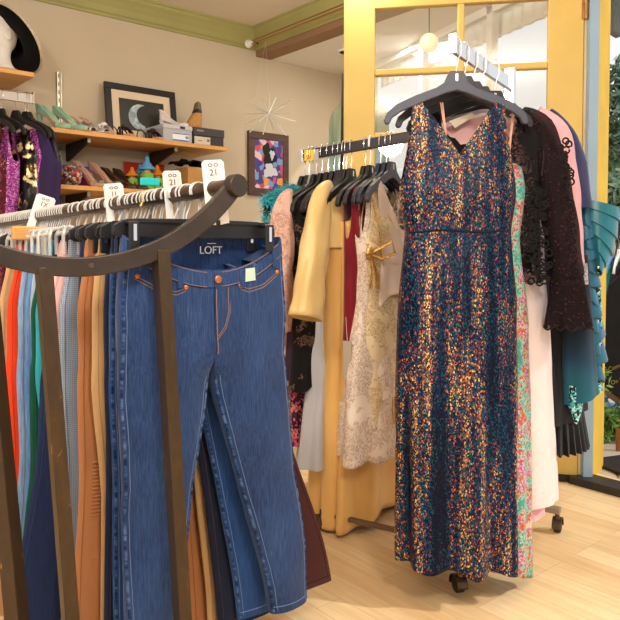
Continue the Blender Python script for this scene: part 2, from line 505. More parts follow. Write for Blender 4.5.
# ------------------------------------------------------------------ shelves on the left wall
shelf_w = mk('birch_shelf', C(214,160,92), .45, 0, .35, .14, (1.5,30,30))
SD = .40                                             # shelf depth
def shelf_z(px, py):                                 # height of a front-edge point
    a = room_at(px, SD); return zat(py, RP(a, SD).y), a
zU, _ = shelf_z(140, 137.0)
zL, _ = shelf_z(95, 186.3)
zT, _ = shelf_z(18, 69.3)
aU = room_at(227.7, SD); aT = room_at(37.2, SD); aL = room_at(198, SD)
def shelf(name, a0, a1, zt, label, th=.026):
    t = thing(name, label, 'shelf', RP((a0+a1)/2, 0, zt), ROT)
    L = a1-a0
    mb = MB(); mb.box((0, -SD/2, -th/2), (L, SD, th)); mb.build('board', shelf_w, t, smooth=False, bevel=.003)
    return t
sU = shelf('wall_shelf', room_at(50, SD), aU, zU, 'long birch wall shelf carrying the framed moon print, sandals and shoe boxes')
sL = shelf('wall_shelf', room_at(58, SD), aL, zL, 'lower birch wall shelf carrying brown pumps, toy houses and a bead ball')
sT = shelf('wall_shelf', -3.2, aT, zT, 'short high birch shelf under the white foam head in the top left corner')
brk = mk('bracket_dark', C(52,42,36), .5, .3)
steel = mk('slotted_steel', C(176,166,146), .35, .8, .5)
def bracket(sh, a, zt):
    loc = sh.location; c = (RP(a, 0)-W0).dot(U)-(loc-W0).dot(U)
    mb = MB(); mb.prism([(0,-.03),(0,-.13),(.012,-.135),(.33,-.055),(.345,-.03)], -.008, .008, rz(-PI/2), (c,0,0))
    mb.build('bracket', brk, sh, smooth=False)
    MB().box((c, -.348, -.043), (.018, .006, .026)).build('bracket_tip', steel, sh, smooth=False)
a1 = room_at(90, .34); bracket(sU, a1, zU)
a2 = room_at(176, .34); bracket(sU, a2, zU)
a3 = room_at(89, .34); bracket(sL, a3, zL)
slotted = NT('slotted_standard'); slotted.set(.35, .8, .5)
_sx = slotted.n('SeparateXYZ'); slotted.l(slotted.tc(), _sx.inputs[0])
_z = slotted.math('LESS_THAN', slotted.math('FRACT', slotted.math('MULTIPLY', _sx.outputs['Z'], 20)), .5)
_x = slotted.math('LESS_THAN', slotted.math('ABSOLUTE', _sx.outputs['X']), .0035)
slotted.color(slotted.mix(slotted.math('MULTIPLY', _z, _x), C(176,166,146), C(52,44,36))); slotted = slotted.m
def upright(px, z0, z1, label):
    a = room_at(px, .01)
    t = thing('shelf_standard', label, 'shelf rail', RP(a, 0, z0), ROT)
    mb = MB()
    mb.box((-.011,-.009,(z1-z0)/2), (.005,.016,z1-z0)); mb.box((.011,-.009,(z1-z0)/2), (.005,.016,z1-z0)); mb.box((0,-.004,(z1-z0)/2), (.02,.006,z1-z0))
    mb.build('channel', slotted, t, smooth=False)
upright(61.5, .3, zat(72, RP(room_at(61.5, .01), .01).y), 'slotted metal shelf standard rising above the mint pumps')
upright(151.5, .3, zU-.03, 'slotted metal shelf standard behind the toy houses')

# chrome garment rail under the high shelf, and the sequin tops on it
aR1 = room_at(35.5, .30); zr = zat(97, RP(room_at(20, .30), .30).y)
rail = thing('wall_rail', 'flat chrome hanging rail jutting under the short high shelf', 'clothes rail', RP(-2.6, .30, zr), ROT)
rl = aR1+2.6
MB().box((rl/2-.3, 0, 0), (rl+.6, .014, .05)).build('bar', mk('dull_chrome', C(196,190,182), .3, .7), rail, smooth=False, bevel=.002)
MB().box((rl, 0, .005), (.006, .03, .065)).build('end_plate', steel, rail, smooth=False)
for k in (.1, rl-.45): MB().box((k, .15, -.01), (.012, .30, .03)).build('arm', steel, rail, smooth=False)

# ---- hangers (general)
TOPS = [(.020,.0),(.027,-.012),(.036,-.034),(.06,-.05),(.12,-.072),(.175,-.098),(.207,-.126),(.215,-.15),(.209,-.16),(.198,-.158),(.190,-.14),(.165,-.122),(.11,-.098),(.06,-.078),(.03,-.066),(0,-.058)]
def hanger_poly(w=1.0, drop=1.0):
    r = [(x*w, z*drop) for x, z in TOPS]
    return r + [(-x, z) for x, z in r[-2::-1]]
def hook_pts(rx_, rz_, zc, up, lean=0):
    """from the hanger top (0,0,0) round a rail whose centre is at height zc"""
    pts = [(0,0,-.012), (0,0,.006)]
    a0 = -62
    n = 16
    for i in range(n+1):
        a = R(a0+(205-a0)*i/n)
        pts.append((rx_*math.cos(a), 0, zc+rz_*math.sin(a)))
    return pts
def top_hanger(label, loc, rotz, mat=blk_plastic, w=1.0, group=None, hk=(.017,.036,.062), hmat=chrome, clip=True, roll=0, drop=1.0, hkr=.0019):
    """loc = centre of the rail; the hanger's body hangs hk[2] below it"""
    t = thing('clothes_hanger', label, 'hanger', loc, rotz, group)
    mb = MB(); mb.prism(hanger_poly(w, drop), -.009, .009, ry(roll), (0,0,-hk[2]))
    mb.build('hanger_body', mat, t, smooth=False, bevel=.003)
    mb = MB(); mb.tube([(x, y, z-hk[2]) for x, y, z in hook_pts(hk[0], hk[1], hk[2], 0)], hkr, 6); mb.build('hook', hmat, t)
    if clip:
        mb = MB(); mb.box((0,-.0085,-hk[2]-.02), (.008,.004,.022)); mb.build('size_window', chrome, t, smooth=False)
    return t

# ---- garment shell
def garment(secs, ztf, ztb=None, hem=None, n=72, rows=46, p=.85, folds=(), seed=0, wr=.006, sag=None):
    """secs: (z, cx, half width, half depth) ascending z; ztf/ztb(u): top edge by u in -1..1; hem(u, front)"""
    mb = MB(); ztb = ztb or ztf
    cols = []
    for j in range(n):
        th = 2*PI*j/n
        cu, su = math.cos(th), math.sin(th)
        u = spow(cu, p)
        zt = ztf(u) if su < 0 else ztb(u)
        if abs(su) < .02: zt = min(ztf(u), ztb(u))
        z0 = hem(u, su < 0) if hem else secs[0][0]
        col = []
        for i in range(rows+1):
            f = i/rows
            z = lerp(zt, z0, f)
            cx, hw, hd = interp(secs, z)
            sc = 1.0; dy = 0
            for k, ph, amp in folds:
                sc += amp(z)*math.sin(k*th+ph)
            x = cx+hw*u*(1+(sc-1)*.35); y = hd*spow(su, p)*sc
            w = noise.noise(Vector((x*7+seed*3.1, z*5, seed+ (0 if su < 0 else 9))))
            w2 = noise.noise(Vector((x*16+seed*1.7, z*11, seed+ (3 if su < 0 else 7))))
            y += (w+.5*w2)*wr*(1 if su < 0 else .6)
            x += w*wr*.5
            if sag: x, y = sag(x, y, z)
            col.append(mb.bm.verts.new((x, y, z)))
        cols.append(col)
    for j in range(n):
        a, b = cols[j], cols[(j+1) % n]
        for i in range(rows): mb._f([a[i], b[i], b[i+1], a[i+1]])
    return mb
def sleeve(pts, ra, rb_, n=20, up=(0,1,0), seed=0, wr=.004):
    """pts, radii per point (across, depth): resampled soft tube, open at the cuff"""
    m = len(pts); P = [Vector(p) for p in pts]; out = []
    N = 26
    mb = MB(); rings = []
    for i in range(N+1):
        s = i/N*(m-1); k = min(int(s), m-2); t = s-k
        q0, q1, q2, q3 = P[max(k-1,0)], P[k], P[k+1], P[min(k+2, m-1)]
        pos = .5*((2*q1)+(q2-q0)*t+(2*q0-5*q1+4*q2-q3)*t*t+(3*q1-q0-3*q2+q3)*t**3)
        out.append((pos, lerp(ra[k], ra[k+1], t), lerp(rb_[k], rb_[k+1], t)))
    for i, (pos, a, b) in enumerate(out):
        tg = (out[min(i+1, N)][0]-out[max(i-1, 0)][0]).normalized()
        e2 = Vector(up); e2 = (e2-tg*e2.dot(tg)).normalized(); e1 = tg.cross(e2)
        ring = []
        for k in range(n):
            th = 2*PI*k/n
            w = 1+noise.noise(Vector((math.cos(th)*1.5+seed, math.sin(th)*1.5, pos.z*9)))*wr/.02
            ring.append(mb.bm.verts.new(pos+e1*a*math.cos(th)*w+e2*b*math.sin(th)*w))
        rings.append(ring)
    mb.rings(rings)
    return mb
def surf(bvh, x, z, off=.002, side=-1):
    h = bvh.ray_cast(Vector((x, side*1.0, z)), Vector((0, -side, 0)))
    if h[0] is None: return Vector((x, 0, z))
    return Vector((x, h[0].y+side*off, z))
def bvh_of(mb):
    mb.bm.normal_update(); return BVHTree.FromBMesh(mb.bm)
def stitch(mb, bvh, pts, r=.0011, off=.0006, step=.012, dash=None):
    path = []
    for (x0, z0), (x1, z1) in zip(pts, pts[1:]):
        k = max(1, int(math.hypot(x1-x0, z1-z0)/step))
        for i in range(k): path.append((lerp(x0, x1, i/k), lerp(z0, z1, i/k)))
    path.append(pts[-1])
    mb.tube([surf(bvh, x, z, off) for x, z in path], r, 5)
def patch(mb, bvh, fn, nu, nv, off=.002, th=.002):
    """a raised strip laid on a garment's front: fn(u,v)->(x,z)"""
    A = [[mb.bm.verts.new(surf(bvh, *fn(u/(nu-1), v/(nv-1)), off+th)) for u in range(nu)] for v in range(nv)]
    B = [[mb.bm.verts.new(surf(bvh, *fn(u/(nu-1), v/(nv-1)), -.001)) for u in range(nu)] for v in range(nv)]
    mb.rings(A, wrap=False)
    loopA = A[0]+[r[-1] for r in A[1:]]+A[-1][-2::-1]+[r[0] for r in A[-2:0:-1]]
    loopB = B[0]+[r[-1] for r in B[1:]]+B[-1][-2::-1]+[r[0] for r in B[-2:0:-1]]
    mb.rings([loopA, loopB])

# ---- three tops on the chrome rail (and a red one at the picture's edge)
seq_purple = sequin('magenta_sequins', [(0, C(96,22,96)), (.38, C(150,40,140)), (.55, C(184,62,168)), (.72, C(226,150,214))], 210, .9, .35, .4, (12,12,12), .7, .5, .6)
seq_goldblk = sequin('gold_black_sequins', [(0, C(10,9,8)), (.52, C(22,18,14)), (.60, C(120,92,44)), (.66, C(240,220,160))], 60, .55, .5, .3, (9,9,14), .25, .5, 1.6)
velvet_purple = cloth('violet_velvet', C(48,24,84), .4, .6, .2, 300, .5)
red_seq = sequin('crimson_sequins', [(0, C(84,10,28)), (.56, C(120,16,40)), (.8, C(200,150,130))], 150, .8, .3, .4, (10,10,10), .6, .6, .8)
mag_sat = satin('magenta_satin', C(140,40,130))
def wall_top(name, px, label, hl, mats, w, length, straps, seed, yaw=0, dz=0, belt=None, scoop=.13, cat='top'):
    a = room_at(px, .30); base = RP(a, .30, zr)
    hz = .095
    top_hanger(hl, base, ROT+PI/2+yaw, blk_plastic, .92, None, (.016,.034,hz-.02))
    t = thing(name, label, cat, base+Vector((0,0,0)), ROT+PI/2+yaw)
    zs = -hz-.085
    sh = straps
    def ztf(u):
        x = abs(u)
        if x < sh-.22: return zs-scoop+ (x/(sh-.22))**2*.05
        if x < sh-.16: return lerp(zs-scoop+.05, zs, (x-sh+.22)/.06)
        if x < sh+.14: return zs-.01*(x-sh)
        return lerp(zs-.01, zs-.19, min(1, (x-sh-.14)/(1-sh-.14)))
    secs = [(zs-length, 0, w*1.0, .07), (zs-length*.55, 0, w*.86, .06), (zs-.2, 0, w, .055), (zs-.05, 0, w*.92, .03), (zs, 0, w*.9, .02)]
    g = garment(secs, ztf, hem=None, n=60, rows=30, seed=seed, wr=.01, folds=((7, seed, lambda z: .10),))
    g.build('bodice', mats, t)
    return t
wall_top('sequin_blouse', 4, 'magenta sequin sleeveless top hanging second from the left under the short shelf', 'black hanger carrying the magenta sequin top on the wall rail', seq_purple, .115, .75, .62, 3, .35)
wall_top('sequin_halter', 18.5, 'black and gold sequin halter top hanging in front of the magenta ones', 'black hanger with a drooping arm carrying the gold and black sequin top', seq_goldblk, .16, .80, .45, 5, .62)
t = wall_top('sequin_vest', 28, 'long magenta sequin vest hanging right of the gold and black top', 'black hanger carrying the long magenta sequin vest', seq_purple, .155, .95, .6, 8, .40)
wall_top('velvet_dress', 30.5, 'dark violet velvet dress at the right end of the wall rail', 'black hanger at the right end of the wall rail', velvet_purple, .235, 1.0, .55, 11, .45)
wall_top('beaded_dress', -8, 'crimson dress with pale beads at the left picture edge under the high shelf', 'black hanger carrying the crimson dress at the picture edge', red_seq, .12, 1.0, .55, 14, .4)

# ---- foam head and its hat
foam = mk('white_foam', C(226,220,210), .9, 0, .1, .03, (40,40,40), .3, (300,300,300))
ah = room_at(4, .29); hp = RP(ah, .29, zT)
hd = thing('foam_head', 'white foam display head standing on the short high shelf', 'mannequin head', hp, 0); hd.scale = (1.2, 1.2, 1.0)
prof = [(0,.078,.075,.085),(.012,.080,.077,.086),(.03,.066,.062,.07),(.06,.050,.050,.054),(.10,.048,.052,.052),(.125,.062,.062,.056),(.14,.098,.078,.062),(.16,.104,.084,.067),(.18,.100,.09,.070),(.21,.096,.096,.073),(.24,.098,.1,.075),(.27,.090,.098,.072),(.30,.070,.082,.060),(.32,.040,.05,.036),(.328,.004,.004,.004)]
mb = MB(); rings = []
for z, fr, bk, hw in prof:
    ring = []
    for k in range(32):
        th = 2*PI*k/32; c_, s_ = math.cos(th), math.sin(th)
        r = fr if c_ > 0 else bk
        x = r*c_; y = hw*s_
        if c_ > .8 and .165 < z < .22: x += .022*(1-abs(z-.185)/.035)*max(0, (c_-.8)/.2) if abs(z-.185) < .035 else 0
        if c_ > .6 and z > .2 and z < .23 and abs(abs(s_)-.38) < .2: x -= .008
        ring.append(mb.bm.verts.new((-x*.80, y, z)))
    rings.append(ring)
mb.rings(rings); mb._f(rings[0][::-1]); mb._f(rings[-1])
hd.rotation_euler = (0,0,.75)
mb.build('head', foam, hd, sub=1)
mb = MB()
for s in (-1, 1): mb.sphere((.012, s*.070, .185), (.018,.008,.028), 10)
mb.build('ear', foam, hd)
felt = mk('black_felt', C(14,13,13), .95, 0, .1, .3, (60,60,60), sheen=.05)
hc = W(9.5, 41, hp.y+.03)
hat = thing('sombrero', 'black wide-brimmed hat with silver braid edge tilted on the white foam head', 'hat', hc, 0)
ax = Vector((.50, .62, .60)).normalized(); Mh = Vector((0,0,1)).rotation_difference(ax).to_matrix() 
mb = MB(); mb.lathe([(.098,.0),(.12,-.004),(.165,-.001),(.192,.012),(.200,.026),(.197,.029),(.185,.018),(.16,.006),(.12,.004),(.100,.012),(.086,.05),(.070,.088),(.05,.10),(.0005,.104)], 48, Mh, cap=False)
mb.build('brim_and_crown', felt, hat)
mb = MB(); ring = [Mh @ Vector((.2005*math.cos(2*PI*k/80), .2005*math.sin(2*PI*k/80), .028)) for k in range(80)]
mb.tube(ring, .0075, 8, closed=True)
ring = [Mh @ Vector((.176*math.cos(2*PI*k/80), .176*math.sin(2*PI*k/80), .0165)) for k in range(80)]
mb.tube(ring, .003, 6, closed=True)
mb.build('silver_braid', mk('silver_braid', C(206,194,166), .55, .2, .5, .4, (220,220,220), .6, (300,300,300)), hat)

# ---- framed moon print leaning on the wall
fr_blk = mk('frame_black', C(26,22,19), .45, 0, .4)
pa0, pa1 = room_at(109, .10), room_at(179, .10)
pw = pa1-pa0
zt_ = zat(80.5, RP(pa0, .06).y)
ph = zt_-zU
pic = thing('framed_print', 'black framed print of a crescent moon leaning on the wall above the shelf', 'picture', RP((pa0+pa1)/2, .10, zU), ROT)
tilt = rx(R(-7))
def onpic(x, y, z): return tilt @ Vector((x, y, z))
fw = .042
ph_ = ph
for nm, c, s in (('frame_rail', (0,0,fw/2), (pw,.022,fw)), ('frame_rail', (0,0,ph_-fw/2), (pw,.022,fw)), ('frame_stile', (-pw/2+fw/2,0,ph_/2), (fw,.022,ph_-2*fw)), ('frame_stile', (pw/2-fw/2,0,ph_/2), (fw,.022,ph_-2*fw))):
    MB().box(tilt @ Vector(c), s, tilt).build(nm, fr_blk, pic, smooth=False, bevel=.003)
MB().box(onpic(0,.002,ph_/2), (pw-2*fw,.006,ph_-2*fw), tilt).build('mat_board', mk('mat_board', C(222,200,170), .8), pic, smooth=False)
mw = .052
MB().box(onpic(0,-.003,ph_/2), (pw-2*fw-2*mw,.006,ph_-2*fw-2*mw), tilt).build('print', mk('night_print', C(34,34,30), .35, 0, .5, .2, (4,4,4)), pic, smooth=False)
mr = .088; mcx, mcz = -.012, ph_/2-.012
poly = []
for k in range(25):
    a = R(62+ (282-62)*k/24+8); poly.append((mr*math.cos(a), mr*math.sin(a)))
x1, z1 = poly[-1]; x0, z0 = poly[0]
mid = Vector(((x0+x1)/2, (z0+z1)/2)); 
c2 = Vector((.040, .012)); r2 = (Vector((x0, z0))-c2).length
a_s = math.atan2(z1-c2.y, x1-c2.x); a_e = math.atan2(z0-c2.y, x0-c2.x)
a_s += 2*PI if a_s < 0 else 0
a_e += 2*PI if a_e < 0 else 0
for k in range(1, 24):
    a = lerp(a_s, a_e, k/24); poly.append((c2.x+r2*math.cos(a), c2.y+r2*math.sin(a)))
MB().prism([(x+mcx, z+mcz) for x, z in poly], -.008, -.0062, tilt).build('moon', mk('moon_print', C(176,190,196), .5, 0, .3, .45, (26,26,26)), pic, smooth=False)

# ---- shoes
def shoe_heights(h):
    return [(0, h), (.12, h), (.35, h*.72), (.6, h*.18), (.72, 0), (1, .004)]
def pump(parent, L, h, mat, inner, off=(0,0,0), yaw=0, heel_mat=None, open_toe=False, bow=None, sole=None, wedge=False, slouch=1.0, toe=.9, counter=.058):
    """a court shoe pointing along -y, heel at the origin"""
    Mo = rz(yaw); off = Vector(off)
    def P(s, x, z): return off+Mo @ Vector((x, -L*s, z))
    wid = [(0,.017),(.06,.026),(.2,.028),(.4,.028),(.62,.038),(.75,.041),(.88,.034),(.96,.02),(1,.006)]
    top = [(0,counter),(.1,counter*.92),(.25,.036),(.45,.024),(.60,.022),(.66,.028),(.8,.034),(.92,.026),(1,.012)]
    prof = shoe_heights(h)
    N = 30; nc = 15; rows = []; 
    mb = MB()
    for i in range(N+1):
        s = i/N; zb = interp(prof, s)[0]+.004; w = interp(wid, s)[0]; ht = interp(top, s)[0]
        closed = s > .66
        row = []
        for k in range(nc+1):
            u = k/nc*2-1
            if closed:
                a = PI*(k/nc); x = -w*math.cos(a); z = zb+ht*math.sin(a)**.8
            else:
                cl = sstep(.5, .66, s)*.0
                a = abs(u)
                x = spow(u, .45)*w*(1-.12*0)
                z = zb+ht*max(0, (a-.35)/.65)**.8 if a > .35 else zb+.001
                if a <= .35: x = u/.35*w*.6; z = zb+.002
            row.append(mb.bm.verts.new(P(s, x, z)))
        rows.append(row)
    for i in range(N):
        if open_toe and rows and i/N > .90: continue
        for k in range(nc):
            if abs(i/N-.655) < .012 : pass
            mb._f([rows[i][k], rows[i][k+1], rows[i+1][k+1], rows[i+1][k]])
    mb.build('upper', mat, parent, solid=.003)
    mb = MB()
    mb.grid(lambda u, v: P(lerp(.02, .72, v), (u*2-1)*interp(wid, lerp(.02, .72, v))[0]*.82, interp(prof, lerp(.02, .72, v))[0]+.008), 5, 20)
    mb.build('insole', inner, parent, solid=.002)
    mb = MB(); rings = []
    for i in range(25):
        s = i/24; zb = interp(prof, s)[0]; w = interp(wid, s)[0]
        rings.append([mb.bm.verts.new(P(s, x, z)) for x, z in ((-w, zb+.005), (w, zb+.005), (w*.95, zb-.001), (-w*.95, zb-.001))])
    mb.rings(rings); mb._f(rings[0]); mb._f(rings[-1][::-1]); mb.build('sole', sole or inner, parent, smooth=False)
    if wedge:
        mb = MB(); rings = []
        for i in range(17):
            s = i/16*.68; zb = interp(prof, s)[0]; w = interp(wid, s)[0]
            rings.append([mb.bm.verts.new(P(s, x, z)) for x, z in ((-w, zb), (w, zb), (w*.9, 0), (-w*.9, 0))])
        mb.rings(rings); mb._f(rings[0]); mb._f(rings[-1][::-1]); mb.build('wedge_heel', heel_mat or mat, parent, smooth=False)
    elif h > .02:
        mb = MB(); mb.tube([P(.06, 0, h+.004), P(.065, 0, h*.5), P(.05, 0, 0)], [.020, .011, .007], 10); mb.build('heel', heel_mat or mat, parent)
    if bow:
        mb = MB()
        for s_ in (-1, 1): mb.sphere(P(.80, s_*.016, .038), (.017,.010,.009), 10)
        mb.sphere(P(.80, 0, .039), (.007,.009,.009), 8)
        mb.build('bow', bow, parent)
def strap_loop(parent, L, h, mat, off, yaw, zt, name='strap', r=.003, s0=.05, s1=.30, w=.03):
    Mo = rz(yaw); off = Vector(off); pts = []
    for k in range(25):
        a = 2*PI*k/24
        pts.append(off+Mo @ Vector((w*math.cos(a), -L*(s0+s1)/2-L*(s1-s0)/2*math.sin(a), zt-.02*math.sin(a))))
    MB().tube(pts[:-1], r, 6, closed=True, flat=1.0).build(name, mat, parent)
SROT = math.atan2(U.y, U.x)          # local -y points out of the wall into the room
def on_shelf(px, b, z):
    return RP(room_at(px, b), b, z)
mint = cloth('mint_suede', C(150,196,168), .1, .6, .1, 400); tan_in = mk('tan_lining', C(200,160,126), .6)
for px, lab in ((40, 'left mint green high-heeled pump at the left end of the upper shelf, partly behind hangers'), (56.5, 'right mint green high-heeled pump beside the slotted metal standard')):
    t = thing('pump', lab, 'shoe', on_shelf(px, .19, zU), SROT+.5, 'mint pumps on the upper shelf')
    pump(t, .245, .10, mint, tan_in, heel_mat=mint)
blush = mk('blush_leather', C(206,158,126), .45); silver_b = mk('silver_beads', C(210,204,200), .35, .6, .5, .5, (300,300,300), 1, (260,260,260))
for px, lab in ((74, 'left blush ankle-strap sandal with silver beads on the upper shelf'), (87, 'right blush ankle-strap sandal with silver beads next to the framed moon print')):
    t = thing('sandal', lab, 'shoe', on_shelf(px-4, .19, zU), SROT+.45, 'blush sandals on the upper shelf')
    pump(t, .21, .055, silver_b, blush, open_toe=True, heel_mat=blush, counter=.02)
    strap_loop(t, .21, .05, blush, (0,0,0), 0, .10, 'ankle_strap', .005, .0, .28, .028)
blk_strap = mk('black_leather', C(20,18,17), .4, 0, .5); foot_tan = mk('footbed_tan', C(196,142,104), .55)
def slide_sandal(t, white=False):
    mb = MB(); pts = [(.028,0),(.033,-.03),(.030,-.1),(.040,-.17),(.036,-.21),(.018,-.232),(-.012,-.232),(-.034,-.2),(-.036,-.15),(-.028,-.08),(-.03,-.02),(-.02,.01),(.015,.012)]
    lo = [mb.bm.verts.new((x, y, .0)) for x, y in pts]; hi = [mb.bm.verts.new((x, y, .016)) for x, y in pts]
    mb.rings([lo, hi]); mb._f(lo[::-1]); mb._f(hi); mb.build('footbed', foot_tan, t, smooth=False, bevel=.004)
    for y0, z1, wd in ((-.165,.055,.024), (-.135,.05,.014), (-.04,.075,.012), (-.19,.045,.018)):
        mb = MB(); mb.tube([(.039*math.cos(PI*k/12), y0+(.02*math.sin(PI*k/12)), .012+z1*math.sin(PI*k/12)) for k in range(13)], wd*.5, 8, flat=.25, up=(0,1,0), caps=True); mb.build('strap', white or blk_strap, t)
    mb = MB(); mb.sphere((0,-.15,.066), (.022,.02,.014), 10); mb.sphere((.02,-.13,.06), (.016,.016,.012), 8); mb.sphere((-.018,-.135,.058), (.016,.016,.012), 8); mb.build('knot', white or blk_strap, t)
wh_leather = mk('white_leather', C(224,216,206), .5)
for px, lab, wh in ((100, 'flat sandal with a white bow at the left foot of the framed moon print', wh_leather), (120, 'black strappy flat sandal with tan footbed below the moon print', None), (148, 'black bow sandal with tan footbed just left of the grey shoe box', None)):
    t = thing('flat_sandal', lab, 'shoe', on_shelf(px-8, .17, zU), SROT+.15, 'flat sandals on the upper shelf')
    slide_sandal(t, wh)

# ---- shoe boxes
grey_card = mk('grey_card', C(176,176,180), .7); char_card = mk('charcoal_card', C(62,58,56), .7); label_w = mk('white_label', C(232,232,230), .6)
blue_ink = mk('blue_ink', C(52,110,190), .6); ink = mk('black_ink', C(30,30,30), .7)
a0, a1 = room_at(164.5, .37), room_at(192.8, .37)
bw = a1-a0; bh = zat(121.5, RP(a0,.37).y)-zU; bh2 = .75*bh
bx_ = thing('shoe_box', 'light grey shoe box with white and blue label on the upper shelf', 'box', RP((a0+a1)/2, .37, zU), ROT)
hh = bh*.92
MB().box((0,.15,hh*.38), (bw,.30,hh*.76)).build('box_body', grey_card, bx_, smooth=False, bevel=.002)
MB().box((0,.148,hh*.86), (bw+.008,.308,hh*.28)).build('lid', mk('grey_card_lid', C(190,190,194), .7), bx_, smooth=False, bevel=.008)
MB().box((.02,-.0015,hh*.31), (bw*.58,.003,hh*.42)).build('label', label_w, bx_, smooth=False)
mb = MB(); mb.box((.02,-.0032,hh*.49), (bw*.58,.001,hh*.05)); mb.box((.02,-.0032,hh*.13), (bw*.58,.001,hh*.06)); mb.build('label_stripe', blue_ink, bx_, smooth=False)
mb = MB()
for k in range(6): mb.box((.055+.004*k,-.0032,hh*.32), (.002,.001,hh*.16))
mb.build('barcode', ink, bx_, smooth=False)
MB().box((.03,-.0075,hh*.86), (.035,.003,.014)).build('finger_hole', blk_strap, bx_, smooth=False)
a0, a1 = room_at(194.5, .33), room_at(224.2, .33)
bw2 = a1-a0; hb = zat(130.5, RP(a1,.33).y)-zU
bc = thing('shoe_box', 'charcoal shoe box with white label at the right end of the upper shelf', 'box', RP((a0+a1)/2, .33, zU), ROT)
MB().box((0,.14,hb*.29), (bw2,.28,hb*.58)).build('box_body', char_card, bc, smooth=False, bevel=.002)
MB().box((0,.14,hb*.79), (bw2+.008,.288,hb*.42)).build('lid', mk('charcoal_lid', C(70,66,64), .65), bc, smooth=False, bevel=.002)
MB().box((-bw2*.22,-.0015,hb*.3), (bw2*.52,.003,hb*.4)).build('label', mk('cream_label', C(206,196,178), .6), bc, smooth=False)
mb = MB()
for k in range(5): mb.box((-.015+.004*k,-.0035,hb*.33), (.002,.001,hb*.14))
mb.box((-.07,-.0035,hb*.28),(.03,.001,.004)); mb.build('barcode', ink, bc, smooth=False)
MB().box((-bw2*.3,-.0055,hb*.82),(.05,.001,.009)).build('printed_mark', mk('silver_ink', C(150,146,140), .5), bc, smooth=False)
# sandals on the boxes
t = thing('wedge_sandal', 'white slingback shoe resting on the light grey shoe box', 'shoe', bx_.location+rz(ROT) @ Vector((-.02,.20,hh)), SROT+.9)
pump(t, .20, .05, wh_leather, mk('pale_lining', C(226,214,204), .6), open_toe=True, counter=.07)
strap_loop(t, .2, .05, wh_leather, (0,0,0), 0, .10, 'slingback', .004, -.02, .3, .028)
MB().box((0,.012,.115), (.014,.006,.03)).build('heel_tab', mk('navy_tab', C(60,66,100), .6), t, smooth=False)
cork = mk('cork_sole', C(196,142,84), .8, 0, .1, .25, (120,120,120), .4)
ws = thing('espadrille', 'tan cork wedge espadrille standing upright on its toe on the charcoal box', 'shoe', bc.location+rz(ROT) @ Vector((-.055,.10,hb)), ROT)
mb = MB(); rings = []
for z, w0, w1, d in ((0,-.062,.045,.03),(.02,-.06,.052,.036),(.05,-.046,.056,.038),(.085,-.024,.054,.036),(.11,-.004,.052,.034)):
    rings.append([mb.bm.verts.new(((w0+w1)/2+(w1-w0)/2*spow(math.cos(2*PI*k/20), .7), d*spow(math.sin(2*PI*k/20), .7), z)) for k in range(20)])
mb.rings(rings); mb._f(rings[0][::-1]); mb._f(rings[-1]); mb.build('wedge_sole', cork, ws)
mb = MB(); rings = []
for z, w0, w1, d in ((.11,-.006,.053,.036),(.125,.0,.052,.036),(.135,.004,.05,.034)):
    rings.append([mb.bm.verts.new(((w0+w1)/2+(w1-w0)/2*spow(math.cos(2*PI*k/20), .7), d*spow(math.sin(2*PI*k/20), .7), z)) for k in range(20)])
mb.rings(rings); mb._f(rings[-1]); mb.build('upper_band', blk_strap, ws)
mb = MB(); rings = []
for z, w0, w1, d in ((.135,.006,.05,.034),(.16,.010,.048,.032),(.18,.016,.044,.026),(.19,.026,.036,.012)):
    rings.append([mb.bm.verts.new(((w0+w1)/2+(w1-w0)/2*spow(math.cos(2*PI*k/20), .7), d*spow(math.sin(2*PI*k/20), .7), z)) for k in range(20)])
mb.rings(rings); mb._f(rings[-1]); mb.build('heel_cup', mk('stripe_canvas', C(126,112,90), .8, 0, .1, .5, (4,4,90)), ws)

# ---- lower shelf
a = room_at(72, .12)
t = thing('gift_box', 'purple box with a magenta front behind the bead ball on the lower shelf', 'box', RP(a, .12, zL), ROT)
MB().box((0,0,.05), (.22,.10,.10)).build('box_body', mk('magenta_card', C(150,30,90), .6), t, smooth=False)
MB().box((0,0,.12), (.225,.105,.04)).build('lid', mk('violet_card', C(80,50,140), .6), t, smooth=False)
bead = sequin('mixed_beads', [(0, C(90,30,40)), (.25, C(196,60,50)), (.4, C(60,110,120)), (.52, C(220,170,80)), (.66, C(110,60,130)), (.8, C(210,200,190))], 75, 1, .1, .35, (5,5,5), .9, .2, .4)
t = thing('bead_ball', 'round ball covered with multi-coloured beads on the lower shelf', 'ornament', RP(room_at(72, .30), .30, zL), ROT)
mb = MB(); mb.sphere((0,0,.06), .06, 24)
for k in range(170):
    zz = 1-2*(k+.5)/170; r_ = math.sqrt(1-zz*zz); th = k*2.39996
    mb.sphere((.059*r_*math.cos(th), .059*r_*math.sin(th), .06+.059*zz), .0062, 6)
mb.build('beads', bead, t)
nude = mk('nude_suede', C(196,156,128), .7); gem = mk('grey_stones', C(150,150,140), .3, .5, .5, .5, (200,200,200), .8, (150,150,150))
for px, lab in ((76, 'left nude pump with a grey jewelled toe on the lower shelf'), (92, 'right nude pump with a grey jewelled toe beside the brown pumps')):
    t = thing('pump', lab, 'shoe', on_shelf(px-1, .15, zL), SROT+.5, 'nude pumps on the lower shelf')
    pump(t, .235, .11, nude, mk('mauve_lining', C(170,120,110), .6), toe=.9, counter=.06)
    mb = MB(); mb.sphere((0,-.205,.034), (.03,.022,.016), 12); mb.build('jewelled_toe', gem, t)
brown = mk('brown_leather', C(66,42,30), .35, 0, .5)
